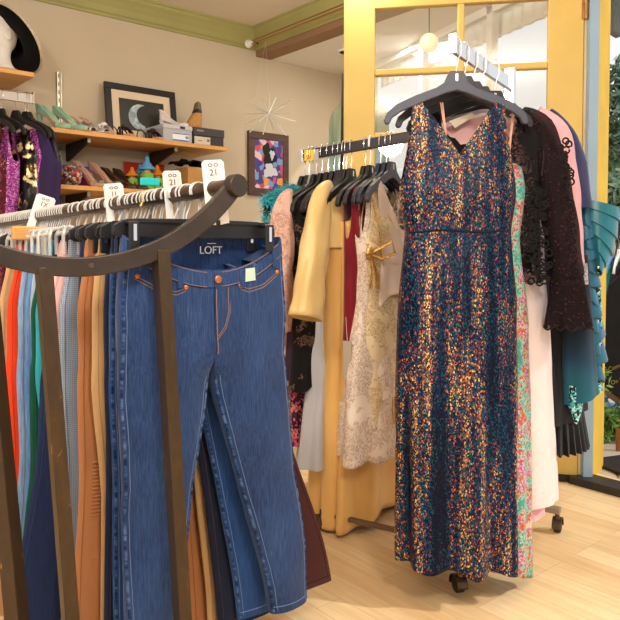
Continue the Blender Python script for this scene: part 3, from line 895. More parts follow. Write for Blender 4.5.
for px, lab in ((104, 'left dark brown leather pump on the lower shelf'), (116, 'right dark brown leather pump left of the toy houses')):
    t = thing('pump', lab, 'shoe', on_shelf(px-1, .15, zL), SROT+.6, 'brown pumps on the lower shelf')
    pump(t, .24, .085, brown, mk('brown_lining', C(90,60,44), .5), bow=mk('brown_bow', C(96,66,40), .3, .3))
# toy houses
green_p = mk('lime_wood', C(134,176,72), .5); orange_p = mk('orange_roof', C(226,128,34), .5); blue_p = mk('blue_roof', C(92,160,206), .5); wood_p = mk('pale_wood', C(214,180,130), .6)
for px, b, h, roof, lab, r in ((133, .22, .10, orange_p, 'toy tower house with an orange roof, leftmost of the toy houses', .036), (141, .15, .12, blue_p, 'toy tower house with a blue roof behind the tallest one', .033), (148, .27, .145, blue_p, 'tallest toy tower house with a bright blue roof', .042), (158, .24, .115, orange_p, 'toy tower house with an orange roof right of the tallest one', .038)):
    t = thing('toy_house', lab, 'toy', on_shelf(px, b, zL), ROT, 'toy houses on the lower shelf')
    MB().lathe([(r,0),(r,h*.78),(r*.98,h*.8)], 20).build('tower', green_p, t, bevel=.002)
    MB().lathe([(r*.55,h*.8),(r*.55,h*.95)], 14).build('neck', wood_p, t)
    MB().lathe([(r*1.35,h*.95),(r*1.25,h*.98),(r*.65,h*1.2),(r*.58,h*1.24),(r*.40,h*1.3),(r*.3,h*1.5),(r*.08,h*1.56),(.0004,h*1.57)], 20).build('roof', roof, t)
    mb = MB(); mb.prism([(-.007,0),(.007,0),(.007,.018),(0,.026),(-.007,.018)], -r-.001, -r*.9, None, (0,0,h*.34)); mb.build('door', mk('toy_door_dark', C(60,90,40), .6), t, smooth=False)
t = thing('toy_block', 'small lime green toy block right of the toy houses', 'toy', on_shelf(169, .25, zL), ROT)
mb = MB(); mb.lathe([(.034,0),(.034,.052),(.030,.056)], 20); mb.build('block', green_p, t, bevel=.002); MB().lathe([(.012,0),(.012,.004)], 14, rx(PI/2), (0,-.0335,.028)).build('hole', mk('toy_hole', C(60,90,36), .7), t)
a = room_at(146, .05)
t = thing('red_board', 'red rectangular board leaning on the wall behind the toy houses', 'board', RP(a, .045, zL), ROT)
MB().box((0,0,.105), (.30,.014,.21), rx(R(-6))).build('board', mk('red_card', C(168,46,36), .55), t, smooth=False, bevel=.004)
MB().box((0,.004,.105), (.305,.010,.215), rx(R(-6))).build('rim', mk('pale_rim', C(206,170,150), .6), t, smooth=False, bevel=.004)
bpy.data.objects[-1] if False else None
kraft = mk('kraft_paper', C(190,142,86), .8, 0, .1, .1, (12,12,12))
t = thing('kraft_box', 'tan cardboard box with black cloth on top at the right end of the lower shelf', 'box', on_shelf(198, .26, zL), ROT)
MB().box((-.02,0,.085), (.22,.2,.17)).build('box_body', kraft, t, smooth=False, bevel=.003)
t2 = thing('black_scarf', 'crumpled black cloth lying on the tan cardboard box', 'cloth', on_shelf(195, .26, zL+.17), ROT)
mb = MB()
def scarf(u, v):
    x = -.15+.27*u; y = -.09+.18*v
    z = .012+.022*(noise.noise(Vector((x*14, y*14, 2)))+.6)+ (.015 if .3 < u < .6 else 0)
    if u < .2: z += .012
    return Vector((x, y, max(.004, z)))
mb.grid(scarf, 26, 16); mb.build('cloth', felt, t2, solid=.006)

# ---- starburst ornament on two threads, curtain wire along the beam
sb = W(268.5, 113.5, RP(room_at(268.5, .28), .28).y)
t = thing('starburst_ornament', 'silver wire starburst ornament hanging above the brown framed print', 'ornament', sb, 0)
wire = mk('silver_wire', C(226,222,212), .35, .3, .5)
mb = MB(); random.seed(11)
for px, py, dy in ((249,101.5,.05),(292,100,-.05),(250,132,-.06),(286,135,.05),(295,121.5,.08),(242,114,.1),(270,93,0),(263,134,-.1),(280,126,-.12),(256,108,.16),(283,106,.14),(268,100,-.14),(274,132,.12),(262,97,.1),(276,98,.08),(245,124,.08),(291,113,-.1),(259,122,-.14)):
    tip = W(px, py, sb.y+dy)-sb; mb.tube([(0,0,0), tip], .0032, 5)
    mb.sphere(tip, .005, 6)
mb.build('spikes', wire, t); MB().sphere((0,0,0), .012, 10).build('core', wire, t)
mb = MB()
for px, py in ((261.5, 46), (268.5, 46)):
    mb.tube([W(268.5 if px > 265 else 254, 94 if px > 265 else 85, sb.y)-sb if px > 265 else W(255, 100, sb.y)-sb, RP(0-.07, .22, ZB+.05)-sb], .0008, 4)
mb.build('thread', wire, t)
t = thing('curtain_wire', 'thin copper curtain rods running along the olive beam', 'curtain rod', RP(-.125, .12, ZB+.055), ROT)
cop = mk('copper_rod', C(170,120,84), .35, .7)
for dz in (.012, -.010): MB().tube([(0,.0,dz), (0,-3.0,dz)], .005, 8).build('rod', cop, t)
MB().lathe([(.03,0),(.03,.014),(.018,.03),(.018,.05)], 16, rx(PI/2), (-.0,.045,0)).build('wall_rosette', white_pl, t)
MB().tube([(0,0,.012),(.06,0,.005)], .006, 8).build('bracket', black_metal, t)

# ---- brown framed print (a plain abstract stands in for the artwork)
a0, a1 = room_at(248.8, .02), room_at(288.5, .02)
pw = a1-a0; yb = RP(a0, .02).y
z1 = zat(133, RP((a0+a1)/2, .02).y); z0 = zat(196, RP((a0+a1)/2, .02).y)
t = thing('framed_print', 'brown framed print of bright colour patches with a black and white blot', 'picture', RP((a0+a1)/2, .014, z0), ROT)
phh = z1-z0; fw = .056
fb = mk('frame_brown', C(88,62,50), .55, 0, .3, .2, (4,40,40))
for nm, c, s in (('frame_rail', (0,0,fw/2), (pw,.026,fw)), ('frame_rail', (0,0,phh-fw/2), (pw,.026,fw)), ('frame_stile', (-pw/2+fw/2,0,phh/2), (fw,.026,phh-2*fw)), ('frame_stile', (pw/2-fw/2,0,phh/2), (fw,.026,phh-2*fw))):
    MB().box(c, s).build(nm, fb, t, smooth=False, bevel=.003)
nt = NT('abstract_print'); nt.set(.4, 0, .4)
v = nt.vor((24,24,24), 1); sp = nt.n('SeparateColor'); nt.l(v.outputs['Color'], sp.inputs[0])
nt.color(nt.ramp(sp.outputs[0], [(0, C(70,60,110)), (.16, C(196,70,110)), (.3, C(120,150,190)), (.42, C(230,150,60)), (.52, C(90,50,120)), (.64, C(220,190,196)), (.76, C(50,60,140)), (.88, C(214,60,60))], 'CONSTANT'))
MB().box((0,.0,phh/2), (pw-2*fw,.012,phh-2*fw)).build('print', nt.m, t, smooth=False)
mb = MB()
def blob(cx, cz, rx_, rz_, sd):
    return [(cx+rx_*(1+.22*math.sin(3*a+sd)+.12*math.sin(7*a+2*sd))*math.cos(a), cz+rz_*(1+.22*math.sin(3*a+sd)+.12*math.sin(7*a+2*sd))*math.sin(a)) for a in [2*PI*k/40 for k in range(40)]]
mb.prism(blob(.0, phh*.62, .06, .10, 1.2), -.008, -.0055); mb.build('black_blot', ink, t, smooth=False)
mb = MB(); mb.prism(blob(.01, phh*.40, .062, .05, 2.4), -.0095, -.006); mb.prism(blob(.03, phh*.66, .022, .035, .3), -.0095, -.006); mb.build('white_blot', mk('white_ink', C(206,202,204), .6), t, smooth=False)
mb = MB()
mb.tube([(-pw*.35,0,phh), (0,.005,phh+.13), (pw*.35,0,phh)], .0012, 5); mb.build('hanging_wire', wire, t)

# ---- arched mirror and black pole in the bay
m0 = W(329, 300, 4.45); m1 = W(388, 300, 4.30)
mc = (m0+m1)/2; mw_ = (m1-m0).length; zmt = zat(99, 4.4)
t = thing('arched_mirror', 'tall arched mirror with painted grey green reflection half hidden behind the yellow door', 'mirror', Vector((mc.x, mc.y, .38)), math.atan2(m1.y-m0.y, m1.x-m0.x))
h_ = zmt-.38; rr = mw_*.42
poly = [(-mw_/2,0),(mw_/2,0)]+[(mw_/2-rr+rr*math.cos(PI/2*k/8), h_-rr+rr*math.sin(PI/2*k/8)) for k in range(9)]+[(-mw_/2+rr-rr*math.sin(PI/2*k/8), h_-rr+rr*math.cos(PI/2*k/8)) for k in range(9)]
g2 = NT('mirror_painted_reflection'); g2.set(.12, .55, .5)
g2.color(g2.ramp(g2.noise((14,14,1.2), 1, 2), [(.35, C(120,150,126)), (.55, C(178,192,172)), (.72, C(214,222,206))]))  # pale green streaks paint a curtain reflection into the plate's colour
MB().prism(poly, -.006, .006).build('mirror_plate', g2.m, t, smooth=False)
MB().box((0,.02,.02), (mw_*.8,.10,.04)).build('foot', black_metal, t, smooth=False)
pp = W(340.5, 300, 4.15)
t = thing('black_pole', 'slim black flat pole standing beside the arched mirror at the yellow door', 'pole', Vector((pp.x, pp.y, .38)), 0)
top_ = W(343.6, 73.5, 4.15)
mb = MB(); mb.tube([(-.012,0,0), (top_.x-pp.x, 0, top_.z-.38)], .015, 4); mb.build('shaft', black_metal, t, smooth=False); MB().box((-.012,0,.006),(.12,.12,.012)).build('foot_plate', black_metal, t, smooth=False)
# globe set behind the door, standing in for a lamp's reflection in the pane
gp = W(429, 43, 3.85)
t = thing('reflected_globe', 'round cream globe standing in for a lamp reflected in the top door pane', 'lamp', Vector((gp.x, gp.y, ZB)), 0)
MB().tube([(0,0,0),(0,0,gp.z-ZB+.05)], .003, 6).build('cord', black_metal, t)
ge = NT('globe_shade'); ge.color(C(244,226,180)); ge.b.inputs['Emission Color'].default_value = (1,.82,.5,1); ge.b.inputs['Emission Strength'].default_value = .6
MB().sphere((0,0,gp.z-ZB), .052, 20).build('globe', ge.m, t)
# loose things on the floor seen between the racks
t = thing('wire_stand', 'black wire hoop stand lying on the floor between the two racks', 'stand', W(306, 446, 3.95)*1.0, .2)
t.location.z = 0
MB().tube([(.10*math.cos(2*PI*k/40), .07*math.sin(2*PI*k/40), .006) for k in range(40)], .005, 6, closed=True).build('hoop', black_metal, t)
MB().tube([(-.10,0,.006),(0,.01,.05),(.10,0,.006)], .004, 6).build('arch', black_metal, t)
# ------------------------------------------------------------------ the jeans rack
R0 = Vector((-.165, 1.46, 1.215)); RD = Vector((-.73, .68, 0)).normalized()
def rp(t): return R0+RD*t+Vector((0,0,-.035*t))
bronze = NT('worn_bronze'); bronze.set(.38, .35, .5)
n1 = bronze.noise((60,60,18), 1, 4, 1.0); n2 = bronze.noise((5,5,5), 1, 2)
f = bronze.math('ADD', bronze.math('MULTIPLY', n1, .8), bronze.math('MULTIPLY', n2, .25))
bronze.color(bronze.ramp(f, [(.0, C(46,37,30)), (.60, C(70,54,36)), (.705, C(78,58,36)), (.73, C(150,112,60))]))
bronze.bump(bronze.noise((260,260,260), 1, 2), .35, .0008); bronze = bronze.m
bar_m = mk('dark_bronze', C(58,48,42), .36, .3, .5, .2, (20,20,20), .3, (260,260,260))
rail_m = mk('bronze_rail', C(92,72,54), .3, .6, .5, .35, (14,14,14))
rack = thing('jeans_rack', 'dark bronze trouser rack with a sagging curved end bar and flat legs', 'clothes rack', (R0.x, R0.y, 0), 0)
def lo(v): return Vector(v)-Vector((R0.x, R0.y, 0))
MB().tube([lo(rp(-.005)), lo(rp(.7)), lo(rp(1.75))], .0165, 16).build('rail', rail_m, rack)
FD = Vector((-.92, -.38, 0)).normalized(); FN = Vector((.38, -.92, 0)).normalized()
MB().lathe([(.0228,-.012),(.0242,-.009),(.0242,.011),(.0225,.014)], 28, rz(math.atan2(-RD.y, -RD.x)) @ ry(PI/2), lo(rp(-.012))).build('end_cap', bar_m, rack, bevel=.001)
# the sagging bar
RAD = .385; SEMI = .3145; cz = R0.z-.163+RAD
pts = []
for k in range(61):
    q = -SEMI+2*SEMI*k/60
    z = cz-math.sqrt(RAD**2-q*q)
    pts.append(lo(rp(0)+FD*(SEMI+q)*1.0+Vector((0,0,z-R0.z-.004))))
mb = MB(); rings = []
for i, p in enumerate(pts):
    tg = (pts[min(i+1,60)]-pts[max(i-1,0)]).normalized(); nn = tg.cross(FN).normalized()
    if nn.z < 0: nn = -nn
    rings.append([mb.bm.verts.new(p+nn*a+FN*b) for a, b in ((.019,-.016),(.019,.016),(-.019,.016),(-.019,-.016))])
mb.rings(rings); mb._f(rings[0]); mb._f(rings[-1][::-1])
mb.build('curved_bar', bar_m, rack, smooth=False, bevel=.003)
def bar_at(q): 
    s = q-SEMI; return rp(0)+FD*q+Vector((0,0,cz-math.sqrt(RAD**2-s*s)-R0.z-.02))
MB().lathe([(.0055,0),(.0055,.003)], 16, rx(PI/2), lo(bar_at(.285))+FN*.0165+Vector((0,0,.018))).build('screw', mk('screw_steel', C(96,84,72), .35, .8), rack)
for q, yaw, xl, d in ((.150, 34, .052, .040), (.372, 36, .062, .034), (.478, -2, .078, .046)):
    top = bar_at(q); bot = Vector((top.x+xl*top.z, top.y+.0, 0))
    Mx = rz(R(yaw)); mb = MB(); rings = []
    for pnt in (top+Vector((0,0,.012)), bot):
        rings.append([mb.bm.verts.new(lo(pnt)+Mx @ Vector((a, b, 0))) for a, b in ((-.0135,-d/2),(.0135,-d/2),(.0135,d/2),(-.0135,d/2))])
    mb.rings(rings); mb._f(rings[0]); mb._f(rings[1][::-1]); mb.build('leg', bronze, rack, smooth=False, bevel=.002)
# far end: parallel rail, far bar, far legs (out of the picture, they carry the rack)
off = FD*2*SEMI
MB().tube([lo(rp(-.005)+off), lo(rp(1.75)+off)], .0165, 12).build('rail', rail_m, rack)
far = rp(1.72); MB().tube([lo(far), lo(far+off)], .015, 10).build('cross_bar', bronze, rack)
for o_ in (0, 1):
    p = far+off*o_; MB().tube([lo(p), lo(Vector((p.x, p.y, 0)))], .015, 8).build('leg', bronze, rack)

# ---- trousers
def trousers(W_=.19, hip=.205, crotch=.25, L=.9, th=.020, knee=.078, hemw=.062, cl=-.13, cr=.15, dip=.035, seed=1, kneez=None, wr=.006, lean=0.0, ctop=None, hip_z=-.17):
    m, ni, rt, rl = 22, 10, 16, 40
    mb = MB(); kz = kneez or -crotch-(L-crotch)*.45
    def half(side):
        cx = cl if side < 0 else cr
        def tor(j, z, zt):
            f = -z/crotch
            hw = interp([(-crotch-.2, hip*.995), (-crotch, hip*.995), (hip_z, hip), (-.04, W_*1.02), (0, W_)], z)[0]
            t_ = interp([(-crotch-.2, th*1.1), (-crotch, th*1.2), (-.1, th*1.15), (0, th*.95)], z)[0]
            a = PI*j/m
            return -hw*spow(math.sin(a), .9), -t_*spow(math.cos(a), .55)
        def leg(b, z):
            hw = interp([(-L, hemw), (kz, knee), (-crotch-.06, hip*.5), (-crotch, hip*.5)], z)[0]
            c_ = lerp(-hip*.5, -abs(cx) if (cx < 0) == (side < 0) else abs(cx), sstep(0, 1, (-z-crotch)/(L-crotch))*.5+.5*(-z-crotch)/(L-crotch)) if z < -crotch else -hip*.5
            t_ = interp([(-L, th*.85), (kz, th*.95), (-crotch, th*1.15)], z)[0]
            return c_+hw*spow(math.cos(b), .85), t_*spow(math.sin(b), .85)
        def disp(x, y, z):
            sg = 1 if y > 0 else -1
            w = noise.noise(Vector((x*9+seed*2.3, z*6, seed+sg)))+.5*noise.noise(Vector((x*20+seed, z*18, seed*2+sg)))
            cr_ = math.exp(-((z+crotch)/.07)**2)*noise.noise(Vector((x*26+abs(z)*20, z*34, seed)))*.6
            yy = y+(w+cr_)*wr
            xx = x+noise.noise(Vector((z*4, seed*7, 3 if x > 0 else 8)))*.004
            return (xx*(-1 if side > 0 else 1)+lean*z, yy, z)
        outer = []
        for j in range(m+1):
            col = []
            a = PI*j/m
            front = j < m/2
            u = -math.sin(a)
            zt = -(dip*(1-u*u) if front else 0)
            if j == m/2: zt = 0
            for i in range(rt+1):
                z = lerp(zt, -crotch, i/rt); x, y = tor(j, z, zt); col.append(mb.bm.verts.new(disp(x, y, z)))
            b = R(-32-(296*j/m))
            for i in range(1, rl+1):
                z = lerp(-crotch, -L, i/rl); x0, y0 = tor(j, z, 0); x1, y1 = leg(b, z)
                w = sstep(0, 1, (-crotch-z)/.07); col.append(mb.bm.verts.new(disp(lerp(x0,x1,w), lerp(y0,y1,w), z)))
            outer.append(col)
        inner = []
        for k in range(ni+1):
            if k == 0: inner.append(outer[m][rt:]); continue
            if k == ni: inner.append(outer[0][rt:]); continue
            b = R(32-64*k/ni); col = []
            for i in range(rl+1):
                z = lerp(-crotch, -L, i/rl)
                p0 = tor(m, z, 0); p1 = tor(0, z, 0); x0, y0 = lerp(p0[0],p1[0],k/ni), lerp(p0[1],p1[1],k/ni)
                x1, y1 = leg(b, z); w = sstep(0, 1, (-crotch-z)/.07)
                col.append(mb.bm.verts.new(disp(lerp(x0,x1,w), lerp(y0,y1,w), z)))
            inner.append(col)
        for j in range(m):
            for i in range(rt+rl): mb._f([outer[j][i], outer[j+1][i], outer[j+1][i+1], outer[j][i+1]])
        for k in range(ni):
            for i in range(rl): mb._f([inner[k][i], inner[k+1][i], inner[k+1][i+1], inner[k][i+1]])
    half(-1); half(1)
    bmesh.ops.remove_doubles(mb.bm, verts=mb.bm.verts[:], dist=2e-4)
    return mb

HZ = .098                       # rail centre to waist top
E_YAW = math.atan2(.6, .8)
def clip_hanger(kind, label, t, yaw=E_YAW, w=.40, group=None, body=True, sh=0.0, lean=0):
    base = rp(t)
    h = thing('trouser_hanger', label, 'hanger', base, yaw, group)
    bar_z = -HZ+.016
    hm = {'black': blk_plastic, 'clear': clear_pl, 'wood': shelf_w, 'white': white_pl}[kind]
    pts = [(x, 0, z) for x, _, z in hook_pts(.0195, .0195, 0, 0)[2:]]
    pts = [(lean*.4, 0, bar_z+.004), (lean*.2, 0, -.05), (.004, 0, -.034)]+pts
    MB().tube(pts, .0021, 6).build('hook', hook_m, h)
    if not body: return h
    if kind == 'wood':
        MB().box((sh-.03,0,bar_z+.008), (w*.95,.018,.034)).build('hanger_body', hm, h, smooth=False, bevel=.004)
        return h
    if kind == 'clear':
        mb = MB(); mb.tube([(sh-w/2, 0, bar_z-.002), (sh-w*.3, 0, bar_z+.004), (sh+w*.3, 0, bar_z+.004), (sh+w/2, 0, bar_z-.002)], .005, 8); mb.build('hanger_body', hm, h)
        for s in (-1, 1):
            mb = MB(); c = sh+s*w*.44
            for y in (-.026, .026):
                mb.tube([(c-.017, y, bar_z-.05), (c-.017, y, bar_z-.006), (c-.011, y*.8, bar_z+.010), (c, y*.7, bar_z+.015), (c+.011, y*.8, bar_z+.010), (c+.017, y, bar_z-.006), (c+.017, y, bar_z-.05)], .0042, 6)
            mb.box((c, 0, bar_z+.006), (.016,.05,.012)); mb.build('clip', hm, h)
        return h
    prof = [(-w/2+.012,-.022),(w/2-.012,-.022),(w/2,-.014),(w/2-.002,.004),(w/2-.02,.014),(w/2-.05,.018),(.03,.020),(-.03,.020),(-w/2+.05,.018),(-w/2+.02,.014),(-w/2+.002,.004),(-w/2,-.014)]
    mb = MB(); mb.prism([(x+sh, z*1.0) for x, z in prof], -.004, .004, None, (0,0,bar_z)); mb.build('hanger_body', hm, h, smooth=False, bevel=.002)
    mb = MB(); mb.box((sh,-.007,bar_z+.013), (w*.86,.008,.006)); mb.box((sh,-.006,bar_z-.017), (w*.8,.006,.005)); mb.build('rib', hm, h, smooth=False)
    for s in (-1, 1):
        c = sh+s*(w/2-.035)
        mb = MB(); mb.box((c,-.031,bar_z-.020), (.024,.006,.062)); mb.box((c,.029,bar_z-.020), (.024,.006,.062)); mb.box((c,0,bar_z+.008), (.02,.056,.008)); cl_ = mb.build('clip', hm, h, smooth=False, bevel=.003)
        MB().box((c,-.0355,bar_z-.012), (.007,.003,.034)).build('clip_spring', chrome, cl_, smooth=False)
    return h
clear = NT('clear_plastic'); clear.set(.25, 0, .5); clear.color(C(214,214,210)); clear.alpha(.42); clear_pl = clear.m
hook_m = mk('hook_steel', C(232,230,226), .32, .5, .5)

blue_jean = denim('blue_denim', C(20,34,68), C(46,74,124), C(108,138,180), 260, .45)
mid_jean = denim('bright_blue_denim', C(22,50,98), C(38,78,138), C(84,122,176), 260, .4)
navy_jean = denim('navy_denim', C(14,20,40), C(24,34,62), C(44,58,92), 240, .3)
dark_jean = denim('dark_denim', C(12,22,50), C(24,42,80), C(52,80,126), 240, .35)
light_jean = denim('light_denim', C(54,92,152), C(104,146,196), C(186,206,224), 200, .7)
pale_jean = denim('pale_denim', C(120,140,170), C(166,184,204), C(214,222,228), 200, .5)
khaki = cloth('khaki_twill', C(196,156,108), .12, .8); caramel = cloth('caramel_twill', C(172,114,72), .14, .75)
maroon = cloth('maroon_cord', C(76,38,38), .2, .8, .3, 300); pink_c = cloth('pink_twill', C(232,184,182), .06, .8)
green_c = cloth('green_twill', C(10,80,58), .2, .8); orange_c = cloth('orange_red_twill', C(232,66,26), .12, .75)
cyan_c = cloth('cyan_twill', C(40,160,176), .1, .8); beige_c = cloth('beige_twill', C(200,160,116), .1, .8)
plaid = NT('grey_blue_plaid'); plaid.set(.85, 0, .2)
wv = plaid.n('TexWave', bands_direction='Z'); plaid.l(plaid.tc((1,1,1)), wv.inputs[0]); wv.inputs['Scale'].default_value = 70; wv.inputs['Distortion'].default_value = .4
wx = plaid.n('TexWave', bands_direction='X'); plaid.l(plaid.tc((1,1,1)), wx.inputs[0]); wx.inputs['Scale'].default_value = 80; wx.inputs['Distortion'].default_value = .4
plaid.color(plaid.ramp(plaid.math('ADD', plaid.math('MULTIPLY', wv.outputs[1], .5), plaid.math('MULTIPLY', wx.outputs[1], .5)), [(.1, C(108,124,148)), (.5, C(136,150,170)), (.9, C(166,174,184))])); plaid = plaid.m
thread_o = mk('orange_thread', C(134,110,100), .7); thread_w = mk('pale_thread', C(104,126,168), .8); copper = mk('copper_rivet', C(196,122,84), .35, .8)

def dress_trousers(t, mb, mat, L, W_, dip, seam=None, cl=0, cr=0, knee=0, hemw=0, hip=.2, crotch=.25, band=True, rivets=False, pucker=False, ribs=False, buttons=None):
    bvh = bvh_of(mb)
    body = mb.build('trouser_body', mat, t, keep=True)
    def zt(x): u = max(-1, min(1, x/W_)); return -dip*(1-u*u)
    def edge(side, z, out=True, ins=.012):
        f = max(0, (-z-crotch)/(L-crotch)); fk = sstep(0,1,f)*.5+.5*f
        c_ = lerp(side*hip*.5, cl if side < 0 else cr, fk) if z < -crotch else side*hip*.5
        kz = -crotch-(L-crotch)*.45
        hw = interp([(-L, hemw), (kz, knee), (-crotch-.06, hip*.5), (-crotch, hip*.5)], z)[0]
        return c_+ (side if out else -side)*(hw-ins)
    st = MB()
    for s in (-1, 1):
        stitch(st, bvh, [(s*(lerp(W_,hip,sstep(0,.17,-z))-.012), z) for z in (-.05,-.1,-.15,-.2,-crotch)]+[(edge(s, z), z) for z in [lerp(-crotch-.02,-L+.01,k/10) for k in range(11)]], .0008)
        stitch(st, bvh, [(edge(s, z, False, .014), z) for z in [lerp(-crotch-.05,-L+.01,k/10) for k in range(11)]], .0009)
        stitch(st, bvh, [(edge(s, -L+.018, True, .006), -L+.018), (edge(s, -L+.018, False, .006), -L+.018)], .0011)
    st.build('seam_stitching', seam or thread_w, t)
    if pucker:
        for s in (-1, 1):
            for out_, ins_ in ((True, .006), (False, .006)):
                sm = MB()
                pts_ = ([(s*(lerp(W_,hip,sstep(0,.17,-z))-.007), z) for z in (-.05,-.1,-.15,-.2,-crotch)] if out_ else [])+[(edge(s, z, out_, ins_), z) for z in [lerp(-crotch-.05,-L+.006,k/12) for k in range(13)]]
                stitch(sm, bvh, pts_, .0040, -.0018, .008); sm.build('puckered_seam', seam_den, t)
    if band:
        b = MB(); patch(b, bvh, lambda u, v: ((u*2-1)*W_*.985, zt((u*2-1)*W_*.985)-.004-.034*v), 40, 4, .001, .0025)
        bo = b.build('waistband', mat, t)
        for x in (-W_*.82, -W_*.42, W_*.36, W_*.84):
            l = MB(); patch(l, bvh, lambda u, v: (x+(u-.5)*.012, zt(x)+.002-.052*v), 3, 5, .004, .0025)
            l.build('belt_loop', mat, t)
    if buttons:
        MB().lathe([(.0085,0),(.0085,.003),(.005,.005)], 16, rx(PI/2), surf(bvh, .0057, zt(0)-.0203, .006)).build('button', buttons, t)
    if ribs:
        for s in (-1, 1):
            r_ = MB()
            for k in range(15):
                z = -.50-.0085*k
                stitch(r_, bvh, [(edge(s, z, True, .028), z), (edge(s, z, False, .02), z)], .0026, .0003)
            for z in (-.64,-.68,-.715): stitch(r_, bvh, [(edge(s, z, True, .028), z), (edge(s, z, False, .02), z)], .0014, .0003)
            stitch(r_, bvh, [(edge(s, -.47, True, .026), -.45), (edge(s, -.5, False, .02), -.49)], .002, .0003)
            r_.build('ribbed_knee', mat, t)
    return bvh, zt, edge

def hang(mb_args, mat, t, name, label, cat, yaw=E_YAW, sh=0.016, dz=0.0, **kw):
    base = rp(t)+Vector((0,0,-HZ+dz))+Vector((math.cos(yaw), math.sin(yaw), 0))*sh
    o = thing(name, label, cat, base, yaw)
    mb = trousers(**mb_args)
    a = mb_args
    r = dress_trousers(o, mb, mat, a['L'], a['W_'], a.get('dip', .035), cl=a['cl'], cr=a['cr'], knee=a['knee'], hemw=a['hemw'], hip=a['hip'], crotch=a['crotch'], **kw)
    mb.bm.free()
    return o, r

seam_den = NT('puckered_denim'); seam_den.set(.85, 0, .15)
seam_den.color(seam_den.ramp(seam_den.noise((30, 30, 95), 1, 2, .3), [(.32, C(24,40,76)), (.5, C(46,72,120)), (.66, C(84,112,156))])); seam_den.bump(seam_den.noise((30,30,95), 1, 2, .3), .6, .004); seam_den = seam_den.m
# front pair
FA = dict(W_=.196, hip=.207, crotch=.262, L=.912, th=.031, knee=.082, hemw=.056, cl=-.140, cr=.222, dip=.076, seed=4, wr=.008)
j, (bvh, zt, edge) = hang(FA, blue_jean, .11, 'jeans', 'front pair of blue jeans with a white size tag hanging nearest on the trouser rack', 'jeans', buttons=copper, pucker=True)
st = MB()
for z0_ in (-.0055, -.037):
    stitch(st, bvh, [(x, zt(x)+z0_) for x in [lerp(-.193,.193,k/20) for k in range(21)]], .0011, .0038)
# pocket openings, fly, coin pocket
for s in (-1, 1):
    for o_ in (0, .007):
        stitch(st, bvh, [(s*.062, zt(.062)-.04-o_*0), (s*(.070), -.114-o_), (s*.09, -.121-o_), (s*.13, -.112-o_), (s*.178, -.084-o_)], .0013, .0006)
stitch(st, bvh, [(.004, -.118), (.004, -.19), (.006, -.262)], .0013, .0035); stitch(st, bvh, [(.036, -.115), (.036, -.17), (.026, -.2), (.008, -.222)], .0012, .003); stitch(st, bvh, [(.041, -.115), (.041, -.172), (.03, -.206), (.008, -.229)], .0012)
stitch(st, bvh, [(-.13, -.112), (-.13, -.086), (-.075, -.100)], .0011)
st.build('copper_stitching', thread_o, j)
for x, z in ((-.068,-.112), (.068,-.112), (-.172,-.086), (.176,-.084), (-.128,-.088)): MB().lathe([(.0055,0),(.0055,.002),(.003,.004)], 12, rx(PI/2), surf(bvh, x, z, .001)).build('rivet', copper, j)
for s in (-1, 1):
    pk = MB(); patch(pk, bvh, lambda u, v: (s*lerp(.064,.185,u), lerp(zt(lerp(.064,.185,u))-.04, -.105-.010*math.sin(PI*min(1,u*1.1))+.022*u, v)), 14, 4, -.0005, .0008); pk.build('pocket_facing', blue_jean, j)
fl_ = MB(); patch(fl_, bvh, lambda u, v: (lerp(.004, .042*(1-v**3), u), lerp(-.112, -.225, v)), 6, 14, 0, .0022); fl_.build('fly', blue_jean, j)
mb = MB(); mb.prism([(-.013,-.016),(.014,-.013),(.012,.016),(-.012,.014)], -.001, .001, None, surf(bvh, .092, -.088, .005)); mb.build('price_sticker', mk('pale_green_sticker', C(198,222,206), .6), j, smooth=False)
# the printed brand inside the back waistband
bk = mb = MB()
bz = -.033
yb = min([h.y for h in (bvh.ray_cast(Vector((.028+dx_, .0, bz+dz_)), Vector((0,1,0)))[0] for dx_ in (-.04,-.02,0,.02,.04) for dz_ in (-.012,0,.012)) if h]+[.03])-.001
text_bm(mb, 'LOFT', .025, UPRIGHT, (.028, yb-.0008, bz), .0005); mb.box((.03, yb-.0008, bz+.016), (.022,.0008,.0018))
mb.build('printed_brand', mk('print_white', C(226,230,236), .6), j, smooth=False)

TR = dict(W_=.192, hip=.208, crotch=.255, L=.975, th=.013, knee=.082, hemw=.070, cl=-.16, cr=.19, dip=.02, wr=.003)
def T(**k): d = dict(TR); d.update(k); return d
hang(T(seed=11, W_=.185, hip=.194, cl=-.12, L=.935, cr=.192, hemw=.07), mid_jean, .168, 'jeans', 'bright blue jeans second from the front of the trouser rack', 'jeans', pucker=True)
hang(T(seed=12, W_=.18, cr=.165, hemw=.078, L=.96, hip=.19, cl=-.12), navy_jean, .196, 'jeans', 'dark navy jeans third from the front of the trouser rack', 'jeans', seam=mk('brown_thread', C(70,56,60), .8))
hang(T(seed=13, W_=.190, hip=.203, cr=.135, hemw=.058, knee=.072, cl=-.130), khaki, .222, 'trousers', 'khaki trousers with a dark button just behind the blue jeans', 'trousers', seam=mk('khaki_thread', C(160,122,80), .8), buttons=blk_plastic)
hang(T(seed=14, W_=.198, hip=.218, cr=.125, hemw=.075, knee=.088, cl=-.165), caramel, .252, 'trousers', 'caramel trousers with ribbed knee panels', 'trousers', seam=mk('caramel_thread', C(136,84,50), .8), ribs=True)
hang(T(seed=15, cr=.12, L=.93, hemw=.07, cl=-.12, hip=.2), dark_jean, .282, 'jeans', 'dark blue jeans between the caramel and the maroon trousers', 'jeans')
